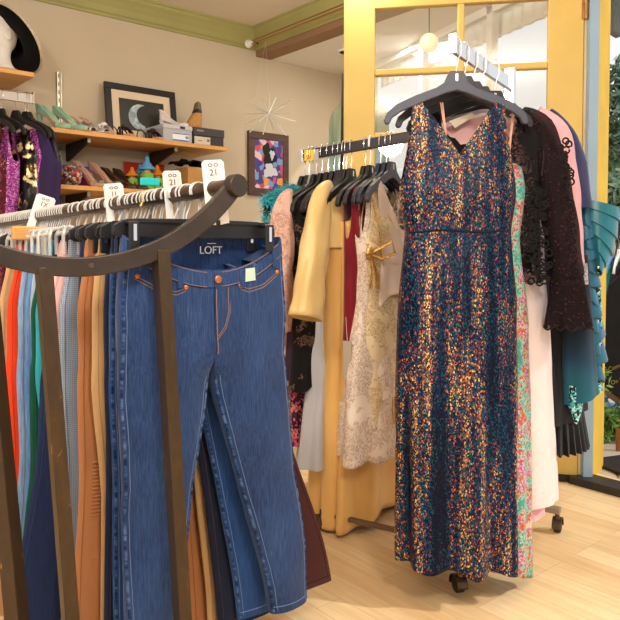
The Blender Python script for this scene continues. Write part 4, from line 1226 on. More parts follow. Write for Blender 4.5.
hang(T(seed=16, W_=.185, hip=.225, cl=-.03, cr=.325, L=.975, knee=.135, hemw=.145, th=.012), maroon, .312, 'trousers', 'maroon wide-leg trousers flaring out behind the front jeans', 'trousers', yaw=math.atan2(.52,.85), sh=.065, seam=mk('maroon_thread', C(56,26,26), .8))
hang(T(seed=17, W_=.19, hip=.215, cl=-.15), plaid, .345, 'trousers', 'grey blue checked trousers beside the pink ones', 'trousers', seam=mk('grey_thread', C(100,110,130), .8))
hang(T(seed=18, W_=.195, hip=.230, cl=-.11, knee=.07, hemw=.05), pink_c, .378, 'trousers', 'pale pink trousers right of the middle rack leg', 'trousers', seam=mk('pink_thread', C(210,150,150), .8))
hang(T(seed=19, hip=.222, cl=-.225, hemw=.09, knee=.088), dark_jean, .41, 'jeans', 'dark blue jeans just behind the middle rack leg', 'jeans', seam=mk('dark_thread', C(40,58,92), .8))
hang(T(seed=20, hip=.224, cl=-.12, hemw=.06), cyan_c, .44, 'trousers', 'bright cyan trousers showing a thin strip beside the green ones', 'trousers', seam=cyan_c)
hang(T(seed=21, hip=.222, cl=-.20), green_c, .468, 'trousers', 'dark green trousers left of the middle rack leg', 'trousers', seam=mk('green_thread', C(20,100,74), .8))
hang(T(seed=22, hip=.208, cl=-.15), pale_jean, .50, 'jeans', 'very pale washed jeans left of the green trousers', 'jeans')
hang(T(seed=23, hip=.208, cl=-.16), light_jean, .53, 'jeans', 'bright light blue washed jeans between the pale and the faded pair', 'jeans')
hang(T(seed=24, hip=.212, cl=-.165), denim('faded_denim', C(90,120,160), C(136,164,196), C(196,210,222), 200, .7), .565, 'jeans', 'faded light jeans with a gold rivet beside the orange trousers', 'jeans')
hang(T(seed=25, hip=.220, cl=-.17), orange_c, .61, 'trousers', 'bright orange red trousers near the left picture edge', 'trousers', seam=mk('orange_thread2', C(200,50,20), .8))
hang(T(seed=26, hip=.220, cl=-.17), beige_c, .66, 'trousers', 'beige trousers at the left picture edge next to the orange ones', 'trousers', seam=khaki)
# hangers with the garments
hl = [(.11,'black','black clip hanger holding the front blue jeans',.40),(.168,'black','black clip hanger holding the bright blue jeans',.39),(.196,'black','black clip hanger holding the navy jeans',.38),(.222,'black','black clip hanger holding the khaki trousers',.40),(.252,'black','black clip hanger holding the caramel trousers',.40),(.282,'black','black clip hanger holding the dark jeans behind the caramel trousers',.38),(.312,'black','black clip hanger holding the maroon trousers',.38),(.345,'clear','clear plastic clip hanger holding the checked trousers',.40),(.378,'black','black clip hanger holding the pale pink trousers',.39),(.41,'clear','clear plastic clip hanger holding the dark jeans behind the middle rack leg',.40),(.44,'clear','clear plastic clip hanger holding the cyan trousers',.39),(.468,'clear','clear plastic clip hanger holding the green trousers',.40),(.50,'clear','clear plastic clip hanger holding the pale washed jeans',.40),(.53,'wood','wooden clamp hanger holding the bright light blue washed jeans',.40),(.565,'clear','clear plastic clip hanger holding the faded light jeans',.40),(.61,'clear','clear plastic clip hanger holding the orange red trousers',.40),(.66,'black','black clip hanger holding the beige trousers at the picture edge',.40)]
for t_, k_, lab, w in hl: clip_hanger(k_, lab, t_, w=w, lean=random.uniform(-.02,.02))
# more hangers crowd the far part of the rail and fill the gaps
src = None
for k in range(56):
    t_ = .70+k*.0135 if k < 40 else .12+.035*(k-40)+random.uniform(-.004,.004)
    if k < 40:
        if src is None:
            src = clip_hanger('clear', 'steel hook of a hanger crowded along the far left of the trouser rail', t_, w=.36, group='hangers crowded on the far trouser rail'); 
        else:
            dup(src, rp(t_), E_YAW+random.uniform(-.1,.1))
    else:
        hk_ = clip_hanger('black', '', t_, yaw=E_YAW+random.uniform(-.25,.25), body=False, lean=random.uniform(-.03,.03))
        hk_.name = 'hanger_hook'; tag(hk_, 'bare steel hanger hook riding on the near part of the trouser rail', 'hook', 'bare hooks on the near trouser rail')
# size dividers
def divider(t_, txt, label, yaw, roll, hup=.062, w=.048):
    base = rp(t_); d = thing('size_divider', label, 'size divider', base, yaw)
    d.rotation_euler = (0, roll, yaw)
    # card with a slot that lets it ride on the rail
    poly = [(-w/2,hup-.006),(-w/2+.006,hup),(w/2-.006,hup),(w/2,hup-.006),(w/2,-.075),(.006,-.075),(.006,-.017)]
    arc = [(.0178*math.cos(a), .0178*math.sin(a)) for a in [R(-70+320*k/24) for k in range(25)]]
    poly = [(-w/2,hup-.006),(-w/2+.006,hup),(w/2-.006,hup),(w/2,hup-.006),(w/2,-.075),(.005,-.078)]+arc+[(-.005,-.078),(-w/2,-.075)]
    MB().prism(poly, -.0012, .0012).build('card', white_pl, d, smooth=False)
    MB().box((0,-.0016,hup-.0215), (w*.72,.0006,.030)).build('paper', mk('paper_insert', C(232,226,220), .8), d, smooth=False)
    mb = MB()
    text_bm(mb, txt, .019, UPRIGHT, (0,-.0021,hup-.0275), .0003)
    for s in (-1, 1):
        mb.tube([(s*.006+.0042*math.cos(2*PI*k/14), -.0021, hup-.011+.003*math.sin(2*PI*k/14)) for k in range(14)], .0008, 5, closed=True)
    mb.build('size_number', mk('brown_ink', C(84,58,52), .7), d, smooth=False)
divider(.055, '21', 'white size divider reading 21 nearest the round end of the trouser rail', .30, -.09)
divider(.205, '21', 'white size divider second from the round end of the trouser rail', .75, -.10, .056)
divider(.455, '1L', 'white size divider third from the round end of the trouser rail', .55, -.10, .052, .05)
divider(.865, '1X', 'white size divider leaning to the right at the far left of the trouser rail', .55, .30, .060, .056)
# turquoise clip and gold hook
d = thing('size_clip', 'turquoise plastic size clip riding on a gold hanger hook', 'clip', rp(.30), .6)
MB().box((0,0,.040), (.046,.012,.018)).build('clip', mk('turquoise_plastic', C(32,190,190), .4), d, smooth=False, bevel=.002)
MB().tube([(x,y,z) for x,y,z in hook_pts(.0200,.0200,0,0)]+[(-.024,0,-.02)], .0035, 8).build('hook', mk('gold_hook', C(190,168,100), .4, .6), d)
# ------------------------------------------------------------------ the rolling dress rack
A_ = Vector((.54, .84, 0)).normalized(); B_ = Vector((-.84, .54, 0)).normalized()
PX = Vector((.737, 2.57, 0))
F0 = Vector((.435, 2.10, 1.694))
def armF(t): return F0+A_*t
LX0, LY0, LZ0 = .70, 2.567, 1.559
def armL_x(X): return Vector((X, LY0-(X-LX0)*.387, LZ0+(X-LX0)*.124))
def armL(px):
    k = (px-CX)/F; X = (k*(LY0+LX0*.387))/(1+k*.387); return armL_x(X)
dk = mk('dark_bar', C(46,36,34), .3, .5, .5, .3, (8,8,30))
dr = thing('dress_rack', 'rolling four-way dress rack with chrome front arm and dark side arms', 'clothes rack', PX, 0)
def lr(v): return Vector(v)-PX
aA = math.atan2(A_.y, A_.x)
c0, c1 = armF(-.012), armF(.58)
MB().box(lr((c0+c1)/2), ((c1-c0).length, .016, .048), rz(aA)).build('front_arm', chrome, dr, smooth=False, bevel=.003)
MB().box(lr(armF(-.015)+Vector((0,0,.004))), (.008, .026, .062), rz(aA)).build('end_plate', mk('satin_steel', C(178,178,182), .35, .9), dr, smooth=False, bevel=.002)
e0, e1 = armL(303), armL_x(.735)
d_ = (e1-e0); al = math.atan2(d_.y, d_.x)
ML = rz(al) @ ry(-math.asin(d_.z/d_.length))
MB().box(lr((e0+e1)/2), (d_.length, .014, .042), ML).build('side_arm', dk, dr, smooth=False, bevel=.002)
MB().box(lr(e0), (.008, .022, .054), ML).build('end_plate', chrome, dr, smooth=False)
rE = Vector((xat(584, 2.44), 2.44, zat(170.5, 2.44))); rS = Vector((.745, 2.565, rE.z+.02))
d2 = rE-rS; ar = math.atan2(d2.y, d2.x); MR = rz(ar) @ ry(-math.asin(d2.z/d2.length))
MB().box(lr((rS+rE)/2), (d2.length, .014, .036), MR).build('side_arm', dk, dr, smooth=False, bevel=.002)
MB().box(lr(rE)+Vector((0,0,.006)), (.008, .022, .05), MR).build('end_plate', dk, dr, smooth=False)
MB().box((0,0,.92), (.038,.038,1.66), rz(aA)).build('post', chrome, dr, smooth=False, bevel=.004)
fc = W(460, 594, 2.134); fc.z = 0
rc = Vector((.945, 2.60, 0)); lc = Vector((.046, 2.63, 0))
se = fc+A_*.65
def beam(p, q, z, nm='base_beam', m=chrome, w=.034, h=.022):
    d = q-p; M_ = rz(math.atan2(d.y, d.x)); MB().box(lr((p+q)/2)+Vector((0,0,z)), (d.length, w, h), M_).build(nm, m, dr, smooth=False, bevel=.003)
beam(fc+A_*-.012, se, .088)
beam(rc+B_*-.012, rc+B_*.17, .088, m=mk('brushed_beam', C(170,160,150), .4, .8))
sp = fc+A_*.20; brz = mk('bronze_beam', C(120,98,76), .4, .6)
beam(lc, sp, .066, m=brz, w=.022, h=.016)
rubber = mk('worn_rubber', C(38,33,30), .5, .2, .4, .4, (60,60,60))
bron2 = mk('caster_bronze', C(96,80,66), .35, .7, .5, .3, (40,40,40))
def caster(p, yaw):
    M_ = rz(yaw); q = lr(p)
    cw = MB(); cw.lathe([(.012,-.013),(.024,-.013),(.0275,-.010),(.0275,.010),(.024,.013),(.012,.013)], 24, M_ @ ry(PI/2), q+Vector((0,0,.0275))+M_ @ Vector((0,.012,0)))
    w = cw.build('caster_wheel', rubber, dr)
    mb = MB()
    # hood over the wheel
    rr = .0315
    arc = [(rr*math.cos(R(a)), rr*math.sin(R(a))) for a in range(-15, 196, 15)]
    arc2 = [((rr-.003)*math.cos(R(a)), (rr-.003)*math.sin(R(a))) for a in range(195, -16, -15)]
    mb.prism(arc+arc2, -.0175, .0175, M_ @ rz(PI/2), q+Vector((0,0,.0275))+M_ @ Vector((0,.012,0)))
    mb.tube([q+Vector((0,0,.055)), q+Vector((0,0,.08))], .009, 10)
    mb.build('caster_fork', bron2, dr, smooth=False)
caster(fc, .25); caster(rc, -.5); caster(lc, .4); caster(se, .3)

# ------------------------------------------------------------------ dresses on the chrome arm (front to back)
gown_seq = sequin('iridescent_sequins', [(0, C(8,14,34)), (.30, C(12,24,58)), (.42, C(12,72,86)), (.50, C(16,32,78)), (.56, C(18,74,84)), (.585, C(90,36,56)), (.605, C(22,40,84)), (.625, C(160,80,40)), (.655, C(110,44,70)), (.685, C(206,138,50)), (.715, C(30,110,110)), (.76, C(232,186,96)), (.80, C(150,70,50)), (.84, C(244,214,150))], 330, .62, .1, .4, (21, 7, 1.5), .50, .38, 1.3, -.02, (-.56, .05), .16)
floral_seq = sequin('floral_sequins', [(0, C(70,150,140)), (.30, C(120,190,176)), (.42, C(176,196,176)), (.47, C(206,116,44)), (.52, C(110,54,30)), (.55, C(206,110,50)), (.585, C(196,44,48)), (.63, C(150,116,186)), (.69, C(190,170,206)), (.77, C(220,190,140))], 170, 1, .08, .45, (20,20,16), .32, .35, 1.5)
pink_strap = mk('pink_cord', C(226,178,150), .6)
def armthing(name, t, label, cat, dx=0.0, rot=0.0): return thing(name, label, cat, armF(t)+Vector((dx,0,0)), rot)
HKF = (.015, .034, .072)
tF = [.015, .085, .165, .245, .32, .39]
top_hanger('large slate grey hanger at the front of the chrome arm, carrying the sequin gown', armF(tF[0]), 0, slate_plastic, 1.02, None, HKF)
g = armthing('sequin_gown', tF[0], 'long V-neck gown of dark blue and gold sequins at the front of the dress rack', 'dress', .006)
HW = .176
def g_zf(u):
    x = abs(u)*HW
    if x < .120: return lerp(-.335, -.158, (x/.120)**.95)
    if x < .146: return -.150
    return lerp(-.155, -.43, ((x-.146)/(HW-.146))**.5)
def g_zb(u):
    x = abs(u)*HW
    if x < .120: return lerp(-.335, -.158, (x/.120)**1.1)
    if x < .146: return -.150
    return lerp(-.155, -.43, ((x-.146)/(HW-.146))**.5)
secs = [(-1.63,.006,.186,.105),(-1.35,.004,.186,.095),(-1.0,.002,.186,.085),(-.78,.002,.180,.078),(-.557,.002,.160,.068),(-.45,0,.176,.07),(-.36,0,.174,.06),(-.25,0,.170,.03),(-.15,0,.168,.008)]
gm_ = garment(secs, g_zf, g_zb, hem=lambda u, f: -1.578-.012*u-.008*math.sin(u*9), n=220, rows=110, folds=((8, .4, lambda z: .16*sstep(-.8,-1.6,z)), (13, 1.1, lambda z: .07*sstep(-.6,-1.5,z))), seed=2, wr=.009)
bv = bvh_of(gm_)
gb = gm_.build('gown_body', gown_seq, g, solid=.002, keep=True)
mb = MB(); stitch(mb, bv, [(x, -.557-.003*math.sin(x*30)) for x in [lerp(-.15,.15,k/20) for k in range(21)]], .0032, .001); mb.build('waist_seam', cloth('navy_seam', C(14,20,40), .2, .8), g)
gm_.bm.free()

top_hanger('black hanger directly behind the slate grey one, carrying the floral sequin dress', armF(tF[1]), 0, blk_plastic, 1.0, None, HKF)
g = armthing('floral_sequin_dress', tF[1], 'long dress of multi-coloured floral sequins with thin pink straps behind the sequin gown', 'dress', .026)
def f_zf(u): return -.345-.03*math.cos(u*PI)*(1 if abs(u) < 1 else 1)+(.03 if abs(u) > .5 else 0)
gm_ = garment([(-1.70,.012,.185,.09),(-1.2,.008,.182,.08),(-.85,.004,.176,.075),(-.58,0,.150,.06),(-.42,0,.165,.06),(-.33,0,.15,.045)], lambda u: -.33-.025*u*u if abs(u) > .45 else -.36+.03*abs(u)/.45, lambda u: -.42, hem=lambda u, f: -1.585-.065*max(0,u)-.006*math.sin(u*7), n=110, rows=70, folds=((7, 1.2, lambda z: .14*sstep(-.7,-1.6,z)),), seed=5, wr=.008)
bv = bvh_of(gm_); gm_.build('dress_body', floral_seq, g, solid=.002, keep=True); gm_.bm.free()
for s, xt, xb in ((-1, -.102, -.080), (1, .124, .098)):
    mb = MB()
    for o_ in (0, .010):
        mb.tube([(xt+o_*.6, -.012, -.155), (lerp(xt,xb,.5)+o_*.3, -.03, -.25), (xb+o_*.3, -.046, -.345)], .0022, 6)
    mb.build('shoulder_strap', pink_strap, g)
    mb = MB(); mb.sphere((xb, -.05, -.352), (.016,.006,.020), 10); mb.build('strap_flower', mk('aqua_sequin_flower', C(150,214,206), .4, .2, .5, .3, (120,120,120)), g)

blk_net = lace('black_floral_net', C(14,11,12), C(40,24,28), 34, .50, .50, dist=2.2)
dot = NT('dotted_black_mesh'); dot.set(.8, 0, .15)
vv = dot.vor((70,70,70), 1, 'F1', .8); dt = dot.math('LESS_THAN', vv.outputs['Distance'], .20)
dot.color(dot.mix(dt, C(26,16,19), C(74,30,36))); dot.alpha(dot.math('MAXIMUM', dt, .80)); dot = dot.m
top_hanger('black hanger third on the chrome arm, carrying the black lace blouse', armF(tF[2]), 0, blk_plastic, 1.0, None, HKF)
g = armthing('lace_blouse', tF[2], 'black lace blouse with long dotted mesh sleeves behind the floral sequin dress', 'blouse', .012)
def b_zf(u): return -.165-.06*max(0, abs(u)-.45) if abs(u) > .72 else lerp(-.290-.012*math.cos(u*40), -.18, (abs(u)/.72)**2.2)
gm_ = garment([(-.72,0,.215,.05),(-.45,0,.205,.06),(-.28,0,.215,.055),(-.2,0,.205,.03),(-.14,0,.18,.012)], b_zf, lambda u: b_zf(u)+.05*max(0, .5-abs(u)), n=80, rows=40, seed=9, wr=.008)
gm_.build('blouse_body', blk_net, g)
def cuffs(par, s):
    q_ = 1 if s > 0 else .52; b_ = 0 if s > 0 else .10
    sl = sleeve([(s*.140,0,-.170),(s*.200*(1 if s > 0 else .75),b_*.3,-.225),(s*.235*(1 if s > 0 else .62),-.01+b_*.6,-.34),(s*.258*q_,-.02+b_,-.48),(s*.272*q_,-.03+b_,-.60),(s*.285*q_,-.035+b_,-.70)], [.022,.050,.056,.056,.053,.052], [.012,.03,.042,.045,.045,.045], up=(0,1,0), seed=3+s, wr=.003)
    so = sl.build('sleeve', dot, par)
    mb = MB()
    def cuff(u, v):
        a = 2*PI*u; rr = lerp(.051, .076, v)*(1+.12*v*math.sin(6*a)); return Vector((s*q_*lerp(.285,.292,v)+rr*math.cos(a), -.035+b_+rr*.75*math.sin(a), lerp(-.69, -.86+.006*math.sin(12*a), v)))
    mb.grid(cuff, 60, 12, wrap=True); mb.build('bell_cuff', dot, par)
    mb = MB(); mb.tube([cuff(k/60, 1) for k in range(60)], .0028, 5, closed=True); mb.build('cuff_edging', cloth('black_edging', C(12,10,11), .2), par)
cuffs(g, 1); cuffs(g, -1)
# lace scrolls down the outside of the sleeve
mb = MB(); random.seed(5)
for k in range(46):
    z = -.27-.45*k/46; x = .262+.034*(-.27-z)/.45+random.uniform(-.012,.016); r_ = random.uniform(.006,.013); ph = random.uniform(0,6)
    mb.tube([(x+r_*(1-.3*i/14)*math.cos(ph+i*.5), -.052-.001*i*.3, z+r_*(1-.3*i/14)*math.sin(ph+i*.5)) for i in range(13)], .0030, 5)
mb.build('lace_scrolls', cloth('black_lace_cord', C(13,11,12), .2), g)
mb = MB()
for k in range(70):
    z = -.42-.30*k/70; x = .165+.02*math.sin(k*.7)+random.uniform(-.016,.022)+.02*(k/70); r_ = random.uniform(.006,.014); ph = random.uniform(0,6)
    mb.tube([(x+r_*(1-.3*i/14)*math.cos(ph+i*.5), -.062-.001*i*.3, z+r_*(1-.3*i/14)*math.sin(ph+i*.5)) for i in range(13)], .0030, 5)
mb.build('lace_trim', cloth('black_lace_trim', C(13,11,12), .2), g)

blush_sh = satin('blush_satin', C(224,168,166)); pale_pink = satin('pale_pink_satin', C(240,222,222), .5); hot_pink = cloth('rose_pink', C(238,182,190), .08, .7)
silver_seq = sequin('silver_sequins', [(0, C(150,136,130)), (.5, C(206,190,180)), (.7, C(244,236,226))], 190, 1, .4, .3, (9,9,9), .8, .2, .8)
top_hanger('black hanger fourth on the chrome arm, carrying the pale pink gown', armF(tF[3]), 0, blk_plastic, 1.0, None, HKF)
g = armthing('pink_gown', tF[3], 'long pale pink gown with pink sleeves and silver sequin cuffs behind the black lace blouse', 'dress', .012)
gm_ = garment([(-1.50,-.0,.262,.11),(-1.0,-.0,.232,.09),(-.6,-.0,.20,.06),(-.3,0,.215,.055),(-.2,0,.205,.03),(-.14,0,.18,.012)], lambda u: -.16-.05*abs(u), lambda u: -.14-.05*abs(u), n=90, rows=60, hem=lambda u, f: -1.455-.01*math.sin(u*6), folds=((6, .3, lambda z: .13*sstep(-.6,-1.4,z)),), seed=21, wr=.008)
gm_.build('gown_body', pale_pink, g)
gm_ = garment([(-1.56,-.035,.25,.09),(-1.2,-.03,.235,.085)], lambda u: -1.3, hem=lambda u, f: -1.52-.018*math.cos(u*4), n=70, rows=16, folds=((6, .3, lambda z: .12),), seed=22, wr=.006); gm_.build('underskirt', hot_pink, g)
gm_ = garment([(-.42,0,.20,.068),(-.3,0,.212,.066),(-.2,0,.20,.042),(-.14,0,.17,.022)], lambda u: -.172-.05*abs(u), lambda u: -.15-.05*abs(u), n=60, rows=14, seed=23, wr=.004); gm_.build('yoke', blush_sh, g)
for s in (-1, 1):
    if s < 0:
        sleeve([(-.13,.02,-.17),(-.145,.10,-.25),(-.15,.14,-.40),(-.15,.14,-.69)], [.03,.05,.046,.040], [.02,.035,.035,.034], seed=6).build('sleeve', hot_pink, g); continue
    sleeve([(s*.165,0,-.165),(s*.235,0,-.235),(s*.272,0,-.40),(s*.290,0,-.56),(s*.302,0,-.69)], [.04,.052,.046,.042,.040], [.02,.035,.035,.034,.034], seed=s+7).build('sleeve', hot_pink, g)
    sleeve([(s*.302,0,-.66),(s*.305,0,-.695),(s*.307,0,-.728)], [.044,.044,.044], [.038,.038,.038], seed=s+8, wr=.001).build('sequin_cuff', silver_seq, g)
# cream collar of a sheer shell hanging inside the neckline
mb = MB(); mb.prism([(-.135,-.200),(-.06,-.172),(-.05,-.182),(-.115,-.222)], -.078, -.074); mb.build('cream_collar', satin('cream_satin', C(232,214,184)), g, smooth=False)

navy_sat = satin('navy_satin', C(36,36,90)); black_ch = cloth('black_chiffon', C(20,20,26), .3, .7)
top_hanger('black hanger fifth on the chrome arm, carrying the navy jacket', armF(tF[4])+Vector((.02,0,0)), 0, blk_plastic, 1.03, None, HKF)
g = armthing('navy_jacket', tF[4], 'navy blue satin jacket of which only a sleeve edge shows beside the pink sleeve', 'jacket', .02)
gm_ = garment([(-.85,0,.2,.05),(-.3,0,.2,.05),(-.2,0,.2,.03),(-.14,0,.18,.012)], lambda u: -.15-.05*abs(u), n=50, rows=20, seed=31); gm_.build('jacket_body', navy_sat, g)
for s in (.55, 1): sleeve([(.165 if s == 1 else -.13,0,-.16),(.235 if s == 1 else -.14,.0 if s == 1 else .06,-.24),(.275 if s == 1 else -.14,0 if s == 1 else .08,-.38),(.290 if s == 1 else -.14,.0 if s == 1 else .08,-.47)], [.04,.055,.05,.046], [.02,.04,.04,.04], seed=s+17).build('sleeve', navy_sat, g)

# ------------------------------------------------------------------ dresses on the right arm
def armR(px): 
    k = (px-CX)/F; s = (k*rS.y-rS.x)/(d2.x-k*d2.y); return rS+d2*s
ch_fade = NT('black_to_teal_chiffon'); ch_fade.set(.7, 0, .2, .1)
sx = ch_fade.n('SeparateXYZ'); ch_fade.l(ch_fade.tc(), sx.inputs[0])
mrr = ch_fade.math('ADD', ch_fade.math('MULTIPLY', sx.outputs['Z'], -2.6), ch_fade.math('MULTIPLY', ch_fade.noise((6,6,6), 1, 2), .35))
mrr = ch_fade.math('SUBTRACT', mrr, 1.55)
ch_fade.color(ch_fade.ramp(mrr, [(0, C(22,22,30)), (.35, C(28,60,84)), (.6, C(30,92,110))])); ch_fade = ch_fade.m
bp = armR(560)
RB = math.atan2(A_.y, A_.x)
top_hanger('black hanger on the right arm, carrying the black chiffon dress', bp, RB, blk_plastic, .8, None, (.013,.026,.05), drop=.9)
g = thing('black_dress', 'long black chiffon dress with a pleated black hem on the right arm', 'dress', bp, RB)
gm_ = garment([(-.88,.0,.20,.085),(-.6,0,.16,.06),(-.35,0,.15,.05),(-.14,0,.14,.02)], lambda u: -.13-.06*abs(u), n=60, rows=40, folds=((6,.2,lambda z: .14*sstep(-.3,-.9,z)),), seed=41); gm_.build('dress_body', black_ch, g)
mb = MB()
def pleat(u, v):
    a = 2*PI*u; rr = 1+.10*math.sin(26*a)*v; return Vector((lerp(.17,.205,v)*math.cos(a)*rr, lerp(.07,.095,v)*math.sin(a)*rr, lerp(-.80,-1.0-.02*math.cos(a),v)))
mb.grid(pleat, 160, 10, wrap=True); mb.build('pleated_hem', black_ch, g)
aqua_seq = sequin('aqua_sequins', [(0, C(12,14,20)), (.48, C(16,110,120)), (.56, C(60,180,190)), (.72, C(170,230,230))], 150, 1, .3, .3, (10,10,10), .7, .4, .8)
bp2 = armR(573)
g = thing('chiffon_wrap', 'dark chiffon wrap fading to teal at its hem, left of the teal ruffle dress', 'dress', bp2+Vector((0,-.11,0)), -.1)
gm_ = garment([(-.85,-.006,.062,.06),(-.6,-.02,.05,.05),(-.35,-.03,.042,.03),(-.2,-.04,.03,.02)], lambda u: -.30, n=60, rows=40, hem=lambda u, f: -.79+.02*u, folds=((4,1.2,lambda z: .16*sstep(-.2,-.9,z)),), seed=44); gm_.build('wrap_body', ch_fade, g)
gm_ = garment([(-1.0,-.04,.018,.05),(-.7,-.03,.032,.05)], lambda u: -.74, n=40, rows=14, hem=lambda u, f: -.84-.03*math.cos(u*3), seed=45); gm_.build('sequin_underskirt', aqua_seq, g)
teal_sat = satin('teal_satin', C(6,112,130), .35); teal_sat2 = satin('deep_teal_satin', C(6,92,124), .35)
tp = rE+Vector((-.012,0,0))
clip_h = thing('clip_hanger', 'black clip hanger at the very end of the right arm, holding the teal ruffle dress', 'hanger', tp, RB)
MB().tube([(x,y,z-.0) for x,y,z in hook_pts(.013,.024,0,0)]+[(0.0,0,-.05)], .0019, 6).build('hook', chrome, clip_h)
MB().box((0,0,-.058),(.15,.012,.016)).build('hanger_body', blk_plastic, clip_h, smooth=False, bevel=.003)
for s in (-1,1): MB().box((s*.055,0,-.075),(.022,.03,.044)).build('clip', blk_plastic, clip_h, smooth=False, bevel=.003)
td = thing('ruffle_dress', 'teal satin strapless dress with layered ruffles at the right end of the dress rack', 'dress', tp+Vector((0,0,-.08)), 0)
def tl(px, py, y=0): p = W(px, py, tp.y); return (p.x-td.location.x, y, p.z-td.location.z)
# bodice: a wide strapless band gaping open to the right
mb = MB(); rings = []
L_ = [(577,199),(578,207),(580,218),(583,230),(587,246),(590,266)]; R_ = [(618,209),(617,222),(614,240),(609,256),(602,268),(597,276)]
for (a, b) in zip(L_, R_):
    p, q = Vector(tl(*a)), Vector(tl(*b)); c = (p+q)/2; h = (q-p)/2; ring = []
    for k in range(36):
        th = 2*PI*k/36; ring.append(mb.bm.verts.new(c+h*spow(math.cos(th), .9)+Vector((0,.055*math.sin(th),0))))
    rings.append(ring)
# subdivide into overlapping bands
mb.rings(rings); mb.build('bodice', teal_sat, td, solid=.002, sub=1)
mb = MB()
for i in range(5):
    (a0_, b0_), (a1_, b1_) = (L_[i], R_[i]), (L_[i+1], R_[i+1]); rr_ = []
    for f_, ex in ((0, 1.0), (.95, 1.10), (1.0, 1.02)):
        p = Vector(tl(*a0_)).lerp(Vector(tl(*a1_)), f_); q = Vector(tl(*b0_)).lerp(Vector(tl(*b1_)), f_); c = (p+q)/2; h = (q-p)/2
        rr_.append([mb.bm.verts.new(c+h*1.0*ex*math.cos(2*PI*k/40)+Vector((0,.060*ex*math.sin(2*PI*k/40),0))) for k in range(40)])
    mb.rings(rr_)
mb.build('bodice_bands', teal_sat, td)
# draped column of ruffles
mb = MB(); random.seed(3)
ex0 = [(-.16*0-.0, -.02), ]
for i in range(13):
    f = i/12; py0 = 200+f*155; py1 = py0+24
    cxp = lerp(580, 589, f); hwp = lerp(6, 9, f)+ (3 if i % 2 else 0)
    rr_ = []
    for j, ff in enumerate((0, .5, .93, 1.0)):
        py = lerp(py0, py1, ff); sw = hwp*(1+.35*ff) * (.93 if j == 3 else 1); c = Vector(tl(cxp+ff*2, py))
        s_ = sw*tp.y/F
        rr_.append([mb.bm.verts.new(c+Vector((s_*math.cos(2*PI*k/36)*(1+.06*math.sin(5*2*PI*k/36+i)), .05*(1+.2*ff)*math.sin(2*PI*k/36), .012*math.sin(2*PI*k/36+i*.8)+.012*math.cos(2*PI*k/36)*(1 if i % 2 else -1)))) for k in range(36)])
    mb.rings(rr_)
mb.build('ruffles', teal_sat2, td, solid=.0015)
gm_ = garment([(-.70,.050,.030,.04),(-.5,.045,.030,.04),(-.25,.03,.035,.04)], lambda u: -.27, n=40, rows=26, folds=((5,.5,lambda z:.12),), seed=52); gm_.build('sequin_panel', aqua_seq, td)
MB().sphere(tl(591,267,-.06), (.006,.004,.006), 8).build('brooch', chrome, td)

# ------------------------------------------------------------------ garments on the left arm (right to left)
RA = math.atan2(A_.y, A_.x)
HKL = (.013, .030, .085)
blue_blk = mk('blue_black_plastic', C(26,32,50), .35, 0, .6)
def hanger_L(px, label, mat=blk_plastic, yaw=0, w=1.04, hmat=chrome, hk=HKL, drop=1.08, hkr=.0019): return top_hanger(label, armL(px), RA+yaw, mat, w, None, hk, hmat, drop=drop, hkr=hkr)
def thing_L(name, px, label, cat, yaw=0): return thing(name, label, cat, armL(px), RA+yaw)
cream_lace = lace('cream_lace', C(240,224,208), C(208,180,160), 36, .56, dist=2.6)
cream_ch = cloth('cream_chiffon', C(234,212,192), .06, .7, .15, 300)
gold_bead = lace('gold_beadwork', C(236,216,176), C(206,176,130), 46, .5, dist=2.5)
tan_lace = lace('tan_scroll_lace', C(196,150,96), C(150,108,66), 46, .52, dist=2.0)
red_v = cloth('ruby_velvet', C(140,14,36), .35, .55, .3, 200, .3)
gold_sat = satin('gold_satin', C(234,200,130), .36); gold_sk = satin('amber_satin', C(236,186,106), .34); yel_sat = satin('yellow_satin', C(216,184,72), .3)
grey_ch = cloth('grey_chiffon', C(196,196,200), .08, .7)
blk_lace = lace('black_lace', C(16,14,16), C(120,92,76), 44, .40, dist=1.8)
rose_lace = lace('rose_lace', C(216,178,162), C(188,142,124), 44, .5, dist=1.6)
plum = cloth('plum_satin', C(66,38,66), .3, .5)
multi = sequin('pink_black_sequins', [(0, C(16,10,14)), (.40, C(50,18,30)), (.5, C(190,60,120)), (.6, C(226,110,150)), (.68, C(196,160,60)), (.76, C(170,40,60))], 120, 1, .3, .35, (9,9,9), .5, .4, 1)

white_hk = mk('white_hook', C(240,240,238), .35)
# chiffon top, nearest the sequin gown
hanger_L(391, 'blue-black hanger carrying the draped cream chiffon top, nearest the sequin gown', blue_blk, .03)
g = thing_L('chiffon_blouse', 391, 'draped cream chiffon top hanging next to the sequin gown', 'top')
def st_zf(n0, sh, deep):
    def f(u):
        x = abs(u)
        if x < n0: return lerp(-.155-deep, -.155, (x/n0)**1.6)
        if x < sh: return -.155-.035*(x-n0)/max(.01, sh-n0)
        return lerp(-.19, -.38, ((x-sh)/(1-sh))**.8)
    return f
gm_ = garment([(-.68,.02,.175,.06),(-.45,.02,.155,.05),(-.3,.02,.160,.04),(-.2,.01,.165,.025),(-.15,0,.165,.012)], st_zf(.74,.90,.20), st_zf(.72,.90,.17), n=80, rows=44, hem=lambda u, f: -.66-.06*math.sin(u*3), folds=((9,.5,lambda z:.10*sstep(-.25,-.6,z)),), seed=61, wr=.01); 
bv = bvh_of(gm_); gm_.build('blouse_body', cream_ch, g, solid=.002, keep=True); gm_.bm.free()
mb = MB()
